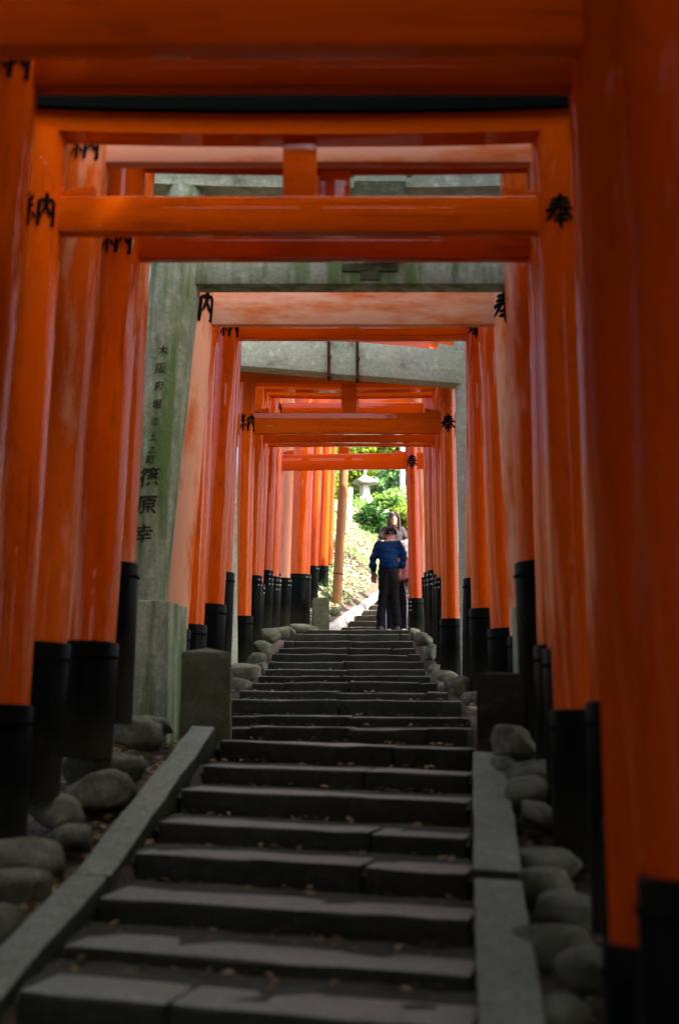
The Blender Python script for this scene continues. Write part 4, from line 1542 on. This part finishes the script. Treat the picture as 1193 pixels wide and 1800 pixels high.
M['skin'] = plain('skin', (0.52, 0.29, 0.2), 0.5, 0.1, 12, 0.0)
M['skin_ruddy'] = plain('ruddy_skin', (0.26, 0.10, 0.065), 0.5, 0.1, 12, 0.0)
M['blue_knit'] = plain('blue_fleece', (0.004, 0.018, 0.062), 0.9, 0.5, 14, 0.6)
M['dark_cloth'] = plain('black_cloth', (0.012, 0.012, 0.013), 0.85, 0.4, 10, 0.2)
M['navy_cloth'] = plain('navy_tracksuit', (0.015, 0.019, 0.032), 0.7, 0.4, 10, 0.2)
M['grey_cloth'] = plain('charcoal_jersey', (0.055, 0.048, 0.055), 0.85, 0.25, 10, 0.2)
M['pink_cloth'] = plain('dusty_pink_cloth', (0.3, 0.09, 0.11), 0.85, 0.25, 10, 0.2)
M['white_cloth'] = plain('white_cloth', (0.7, 0.69, 0.66), 0.85, 0.1, 10, 0.2)
M['brown_hair'] = plain('dark_brown_hair', (0.03, 0.015, 0.008), 0.6, 0.5, 30, 0.3)
M['white_hair'] = plain('white_hair', (0.7, 0.7, 0.68), 0.5, 0.2, 30, 0.3)
M['shoe'] = plain('black_shoe', (0.02, 0.02, 0.02), 0.5, 0.3, 10, 0.1)
M['eye'] = plain('dark_eye', (0.02, 0.012, 0.01), 0.3, 0.1, 10, 0.0)
M['lip'] = plain('lips', (0.38, 0.12, 0.1), 0.5, 0.1, 10, 0.0)
M['badge'] = plain('gold_thread', (0.6, 0.36, 0.08), 0.5, 0.2, 20, 0.0)


def shoes(bx, by, bz, root, mat, fwd=1, n='shoe'):
    for (x, y) in zip(bx, by):
        body_part(n, chain([(x, y - 0.05 * fwd, bz + 0.045, 0.045, 0.05, 0.045), (x, y + 0.06 * fwd, bz + 0.038, 0.047, 0.05, 0.038), (x + 0.01, y + 0.16 * fwd, bz + 0.032, 0.043, 0.045, 0.03)], 5), 0.012, mat, root, None, 3)


def man():
    Y = 17.95
    X = P(682, 1000, Y).x
    zg = float(np.interp(Y, SY, SZ)) + 0.0
    zg = SZ[-1] + 0.0
    base = Vector((X, Y, zg))
    root = empty('person', base, 'person in blue fleece, black cap and dark trousers bending forward, back turned', 'person')
    k = mpp(Y)
    g = lambda px: (px - 682) * k
    lf, rf = g(668), g(697)
    # body: head, neck, forearms and hands as one continuous skin surface
    hx, hy, hz = g(690), 0.36, 1.46
    body = []
    body += [((hx, hy, hz), (0.078, 0.1, 0.105)), ((hx, hy + 0.03, hz - 0.05), (0.064, 0.08, 0.08))]
    body += [((hx - 0.078, hy - 0.005, hz - 0.02), (0.012, 0.026, 0.032)), ((hx + 0.078, hy - 0.005, hz - 0.02), (0.012, 0.026, 0.032))]
    body += [((hx, hy + 0.125, hz - 0.03), (0.014, 0.02, 0.02))]
    body += chain([(g(686), 0.24, 1.31, 0.075), (hx, hy - 0.03, hz - 0.04, 0.066)], 5)
    body += chain([(g(683), 0.02, 0.9, 0.12, 0.08, 0.08), (g(684), 0.1, 1.1, 0.13, 0.08, 0.1), (g(685), 0.2, 1.30, 0.1, 0.07, 0.08)], 6)
    lw, rw = (g(656), 0.05, 0.87), (g(702), 0.02, 0.90)
    le, re = (g(655), 0.08, 1.06), (g(710), 0.05, 1.08)
    ls, rs = (g(664), 0.18, 1.29), (g(704), 0.18, 1.29)
    body += chain([(*ls, 0.05), (*le, 0.042), (*lw, 0.03)]) + chain([(*rs, 0.05), (*re, 0.042), (*rw, 0.03)])
    body += hand(*lw, (0.02, 0.02, -1), 1) + hand(*rw, (-0.15, -0.2, -0.9), -1)
    body += chain([(lf, 0.01, 0.08, 0.032), (g(672), 0.01, 0.45, 0.04), (g(678), 0.0, 0.82, 0.06)]) + chain([(rf, 0.03, 0.08, 0.032), (g(693), 0.025, 0.45, 0.04), (g(689), 0.0, 0.82, 0.06)])
    body += [((g(683), 0.0, 0.88), (0.12, 0.07, 0.06))]
    body_part('body', body, 0.0085, M['skin_ruddy'], root, base, 3)
    top = chain([(g(682), -0.01, 0.93, 0.138, 0.135, 0.05), (g(682), 0.0, 1.0, 0.138, 0.135, 0.08), (g(683), 0.07, 1.12, 0.15, 0.125, 0.1), (g(684), 0.16, 1.24, 0.165, 0.11, 0.08), (g(685), 0.22, 1.31, 0.13, 0.095, 0.06), (g(687), 0.29, 1.36, 0.08, 0.08, 0.035)], 7)
    top += chain([(g(667), 0.18, 1.285, 0.072), (g(660), 0.13, 1.17, 0.06), (*le, 0.055), (g(655), 0.06, 0.96, 0.054), (g(656), 0.05, 0.90, 0.045)])
    top += chain([(g(701), 0.18, 1.285, 0.072), (g(707), 0.12, 1.18, 0.06), (*re, 0.055), (g(708), 0.03, 0.99, 0.054), (g(704), 0.02, 0.94, 0.045)])
    tp = body_part('fleece', top, 0.014, M['blue_knit'], root, base, 5)
    for v in tp.data.vertices:
        w = v.co
        v.co += v.normal * (0.016 * noise.noise(Vector((w.x * 5, w.y * 5, w.z * 13))) + 0.008 * noise.noise(w * 22))
    tr = chain([(lf, 0.01, 0.05, 0.066, 0.072, 0.04), (g(669), 0.01, 0.25, 0.068, 0.075, 0.06), (g(672), 0.015, 0.48, 0.074, 0.082, 0.07), (g(675), 0.0, 0.72, 0.093, 0.1, 0.08), (g(678), 0.0, 0.84, 0.1, 0.115, 0.09)])
    tr += chain([(rf, 0.03, 0.05, 0.066, 0.072, 0.04), (g(696), 0.03, 0.25, 0.068, 0.075, 0.06), (g(693), 0.03, 0.48, 0.074, 0.082, 0.07), (g(690), 0.0, 0.72, 0.093, 0.1, 0.08), (g(688), 0.0, 0.84, 0.1, 0.115, 0.09)])
    tr += [((g(682), 0.0, 0.87), (0.16, 0.12, 0.09))]
    t2 = body_part('trousers', tr, 0.014, M['dark_cloth'], root, base, 5)
    for v in t2.data.vertices:
        v.co += v.normal * (0.012 * noise.noise(Vector((v.co.x * 6, v.co.y * 6, v.co.z * 11))))
    cp = [((hx, hy + 0.005, hz + 0.032), (0.09, 0.112, 0.09))] + [((hx, hy + 0.13, hz + 0.03), (0.07, 0.075, 0.014))]
    cap = body_part('cap', cp, 0.009, M['dark_cloth'], root, base, 3)
    bm = bmesh.new()
    box(bm, (hx - 0.005, hy - 0.098, hz + 0.03), (0.05, 0.006, 0.014), Matrix.Rotation(-0.2, 3, 'Y'), 0.002, 1)
    mk('badge', bm, M['badge'], cap)
    shoes((lf, rf), (0.0, 0.02), 0.0, root, M['shoe'])
    return base


def woman():
    Y = 20.4
    X = P(691, 950, Y).x
    zg = zk(Y) - 0.02
    # stand on the tread under her
    i = max(j for j, r_ in enumerate(rows2) if r_[0].y <= Y)
    zg = rows2[i][0].z
    base = Vector((X, Y, zg))
    root = empty('person', base, 'person with long brown hair in charcoal tee walking down, facing the camera', 'person')
    H = P(691, 900, Y).z - zg
    s = H / 1.64
    k = mpp(Y)
    g = lambda px: (px - 691) * k / s
    R = []
    hx, hy, hz = g(692), -0.03, 1.52
    R += [((hx, hy, hz), (0.072, 0.092, 0.1)), ((hx, hy - 0.022, hz - 0.062), (0.055, 0.062, 0.062)), ((hx, hy - 0.055, hz - 0.1), (0.03, 0.03, 0.022))]
    R += chain([(hx, hy - 0.088, hz + 0.02, 0.009), (hx, hy - 0.108, hz - 0.03, 0.014)], 4)
    R += [((hx - 0.073, hy, hz - 0.02), (0.01, 0.02, 0.03)), ((hx + 0.073, hy, hz - 0.02), (0.01, 0.02, 0.03))]
    R += chain([(hx, 0.0, hz - 0.08, 0.05), (hx, 0.01, 1.36, 0.055)], 4)
    R += chain([(hx, 0.01, 1.34, 0.15, 0.08, 0.06), (hx, 0.01, 1.15, 0.12, 0.08, 0.1), (hx, 0.0, 0.95, 0.14, 0.09, 0.1)], 6)
    lw = (g(654), -0.12, 0.93)
    le = (g(664), 0.0, 1.13)
    rw, re = (g(712), -0.18, 1.0), (g(715), 0.0, 1.08)
    R += chain([(g(677), 0.01, 1.34, 0.05), (*le, 0.036), (*lw, 0.026)]) + chain([(g(706), 0.01, 1.34, 0.05), (*re, 0.036), (*rw, 0.026)])
    R += hand(*lw, (-0.25, -0.2, -0.9), 1, 0.92) + hand(*rw, (-0.6, -0.5, 0.1), 1, 0.92)
    R += chain([(-0.09, 0, 0.08, 0.035), (-0.085, 0, 0.45, 0.05), (-0.08, 0, 0.86, 0.08)]) + chain([(0.09, -0.1, 0.08, 0.035), (0.085, -0.05, 0.45, 0.05), (0.08, 0, 0.86, 0.08)])
    bd = body_part('body', R, 0.0085, M['skin'], root, base, 3)
    top = chain([(hx, 0.0, 0.92, 0.165, 0.11, 0.06), (hx, 0.0, 1.1, 0.145, 0.1, 0.1), (hx, 0.0, 1.25, 0.165, 0.11, 0.09), (hx, 0.01, 1.34, 0.165, 0.085, 0.055), (hx, 0.01, 1.375, 0.08, 0.065, 0.03)], 7)
    top += chain([(g(677), 0.01, 1.335, 0.066), (g(670), 0.0, 1.22, 0.062)]) + chain([(g(706), 0.01, 1.335, 0.066), (g(711), 0.0, 1.22, 0.062)])
    body_part('tee', top, 0.013, M['grey_cloth'], root, base, 5)
    tr = chain([(-0.09, 0, 0.1, 0.055), (-0.085, 0, 0.45, 0.065), (-0.08, 0, 0.86, 0.1)]) + chain([(0.09, -0.1, 0.1, 0.055), (0.085, -0.05, 0.45, 0.065), (0.08, 0, 0.86, 0.1)]) + [((0, 0, 0.92), (0.165, 0.11, 0.1))]
    body_part('trousers', tr, 0.016, M['dark_cloth'], root, base, 5)
    hair = [((hx, hy + 0.012, hz + 0.036), (0.088, 0.104, 0.098)), ((hx, hy + 0.06, hz - 0.06), (0.09, 0.06, 0.11))]
    for sd_ in (-1, 1):
        hair += chain([(hx + sd_ * 0.04, hy - 0.05, hz + 0.085, 0.035), (hx + sd_ * 0.078, hy - 0.045, hz + 0.02, 0.026), (hx + sd_ * 0.088, hy - 0.03, hz - 0.08, 0.03), (hx + sd_ * 0.085, hy - 0.02, hz - 0.19, 0.032), (hx + sd_ * 0.075, hy - 0.035, hz - 0.25, 0.016)], 6)
    body_part('hair', hair, 0.009, M['brown_hair'], root, base, 3)
    for sd_ in (-1, 1):
        body_part('eye', [((hx + sd_ * 0.03, hy - 0.089, hz + 0.004), (0.013, 0.006, 0.006))], 0.003, M['eye'], bd, base, 1)
        body_part('eyebrow', [((hx + sd_ * 0.032, hy - 0.088, hz + 0.025), (0.018, 0.006, 0.004))], 0.003, M['brown_hair'], bd, base, 1)
    body_part('mouth', [((hx, hy - 0.083, hz - 0.067), (0.022, 0.008, 0.007))], 0.003, M['lip'], bd, base, 1)
    shoes((-0.09, 0.09), (0.0, -0.1), 0.0, root, M['shoe'], -1)
    root.scale = (s, s, s)


def companion():
    Y = 18.5
    X = P(696, 1000, Y).x
    zg = SZ[-1] + 0.0
    base = Vector((X, Y, zg))
    root = empty('person', base, 'white-haired person in dusty pink top and navy striped trousers, mostly hidden behind the blue fleece', 'person')
    k = mpp(Y)
    g = lambda px: (px - 696) * k
    hx, hy, hz = g(710), 0.1, 1.30
    R = [((hx, hy, hz), (0.075, 0.092, 0.1)), ((hx, hy + 0.03, hz - 0.06), (0.058, 0.065, 0.06)), ((hx, hy + 0.11, hz - 0.02), (0.013, 0.018, 0.018))]
    R += chain([(hx, hy - 0.02, hz - 0.06, 0.056), (g(704), 0.05, 1.14, 0.065)], 5)
    R += chain([(g(704), 0.05, 1.1, 0.15, 0.09, 0.07), (g(700), 0.02, 0.92, 0.14, 0.1, 0.1), (g(696), 0, 0.82, 0.14, 0.1, 0.08)], 6)
    lw, rw = (g(680), 0.15, 0.82), (g(716), 0.12, 0.84)
    R += chain([(g(686), 0.05, 1.12, 0.05), (g(680), 0.03, 0.95, 0.042), (*lw, 0.03)]) + chain([(g(718), 0.05, 1.12, 0.05), (g(721), 0.02, 0.95, 0.042), (*rw, 0.03)])
    R += hand(*lw, (0.0, 0.5, -0.8), 1) + hand(*rw, (-0.1, 0.5, -0.8), -1)
    lf, rf = g(683), g(708)
    R += chain([(lf, 0, 0.08, 0.04), (lf, 0, 0.45, 0.05), (g(689), 0, 0.8, 0.075)]) + chain([(rf, 0.0, 0.08, 0.04), (rf, 0.0, 0.45, 0.05), (g(702), 0, 0.8, 0.075)])
    body_part('body', R, 0.0085, M['skin'], root, base, 3)
    top = chain([(g(699), 0.0, 0.82, 0.175, 0.12, 0.07), (g(702), 0.02, 0.98, 0.175, 0.12, 0.1), (g(704), 0.05, 1.12, 0.17, 0.1, 0.07), (g(705), 0.06, 1.17, 0.09, 0.07, 0.03)], 6)
    top += chain([(g(688), 0.05, 1.11, 0.07), (g(680), 0.03, 0.96, 0.06), (g(680), 0.1, 0.87, 0.048)]) + chain([(g(717), 0.05, 1.11, 0.07), (g(720), 0.02, 0.96, 0.062), (g(717), 0.1, 0.87, 0.048)])
    body_part('blouse', top, 0.013, M['pink_cloth'], root, base, 5)
    tr = chain([(lf, 0.0, 0.06, 0.062, 0.07, 0.04), (lf, 0, 0.45, 0.068, 0.078, 0.07), (g(689), 0, 0.78, 0.095)]) + chain([(rf, 0.0, 0.06, 0.062, 0.07, 0.04), (rf, 0, 0.45, 0.068, 0.078, 0.07), (g(702), 0, 0.78, 0.095)])
    tr += [((g(696), 0, 0.84), (0.16, 0.12, 0.09))]
    t = body_part('trousers', tr, 0.014, M['navy_cloth'], root, base, 5)
    for (fx, tx, sgn) in ((lf, g(689), -1), (rf, g(702), 1)):
        bm = bmesh.new()
        tube(bm, [(fx + sgn * 0.045, -0.058, 0.06), (fx + sgn * 0.05, -0.062, 0.3), (fx + sgn * 0.052, -0.064, 0.5), (tx + sgn * 0.07, -0.07, 0.76)], 0.009, 8)
        mk('side_stripe', bm, M['white_cloth'], t, smooth=True)
    hr = [((hx, hy - 0.012, hz + 0.02), (0.096, 0.108, 0.104)), ((hx, hy - 0.045, hz - 0.04), (0.09, 0.075, 0.09))]
    body_part('hair', hr, 0.01, M['white_hair'], root, base, 3)
    shoes((lf, rf), (0.0, -0.02), 0.0, root, M['white_cloth'])
    # shoulder bag carried at the side
    bb = Vector((X + g(722), Y + 0.02, zg + 0.74))
    bag = empty('tote_bag', bb, 'white tote bag hanging beside the white-haired person', 'bag')
    bm = bmesh.new()
    box(bm, bb, (0.09, 0.26, 0.24), None, 0.03, 3)
    rough(bm, 0.012, 8)
    mk('pouch', bm, M['white_cloth'], bag, bb, smooth=True)
    bm = bmesh.new()
    tube(bm, [bb + Vector((0, -0.09, 0.1)), bb + Vector((-0.01, -0.05, 0.26)), bb + Vector((-0.015, 0.0, 0.3)), bb + Vector((-0.01, 0.05, 0.26)), bb + Vector((0, 0.09, 0.1))], 0.009, 8)
    mk('strap', bm, M['white_cloth'], bag, bb, smooth=True)


man()
woman()
companion()
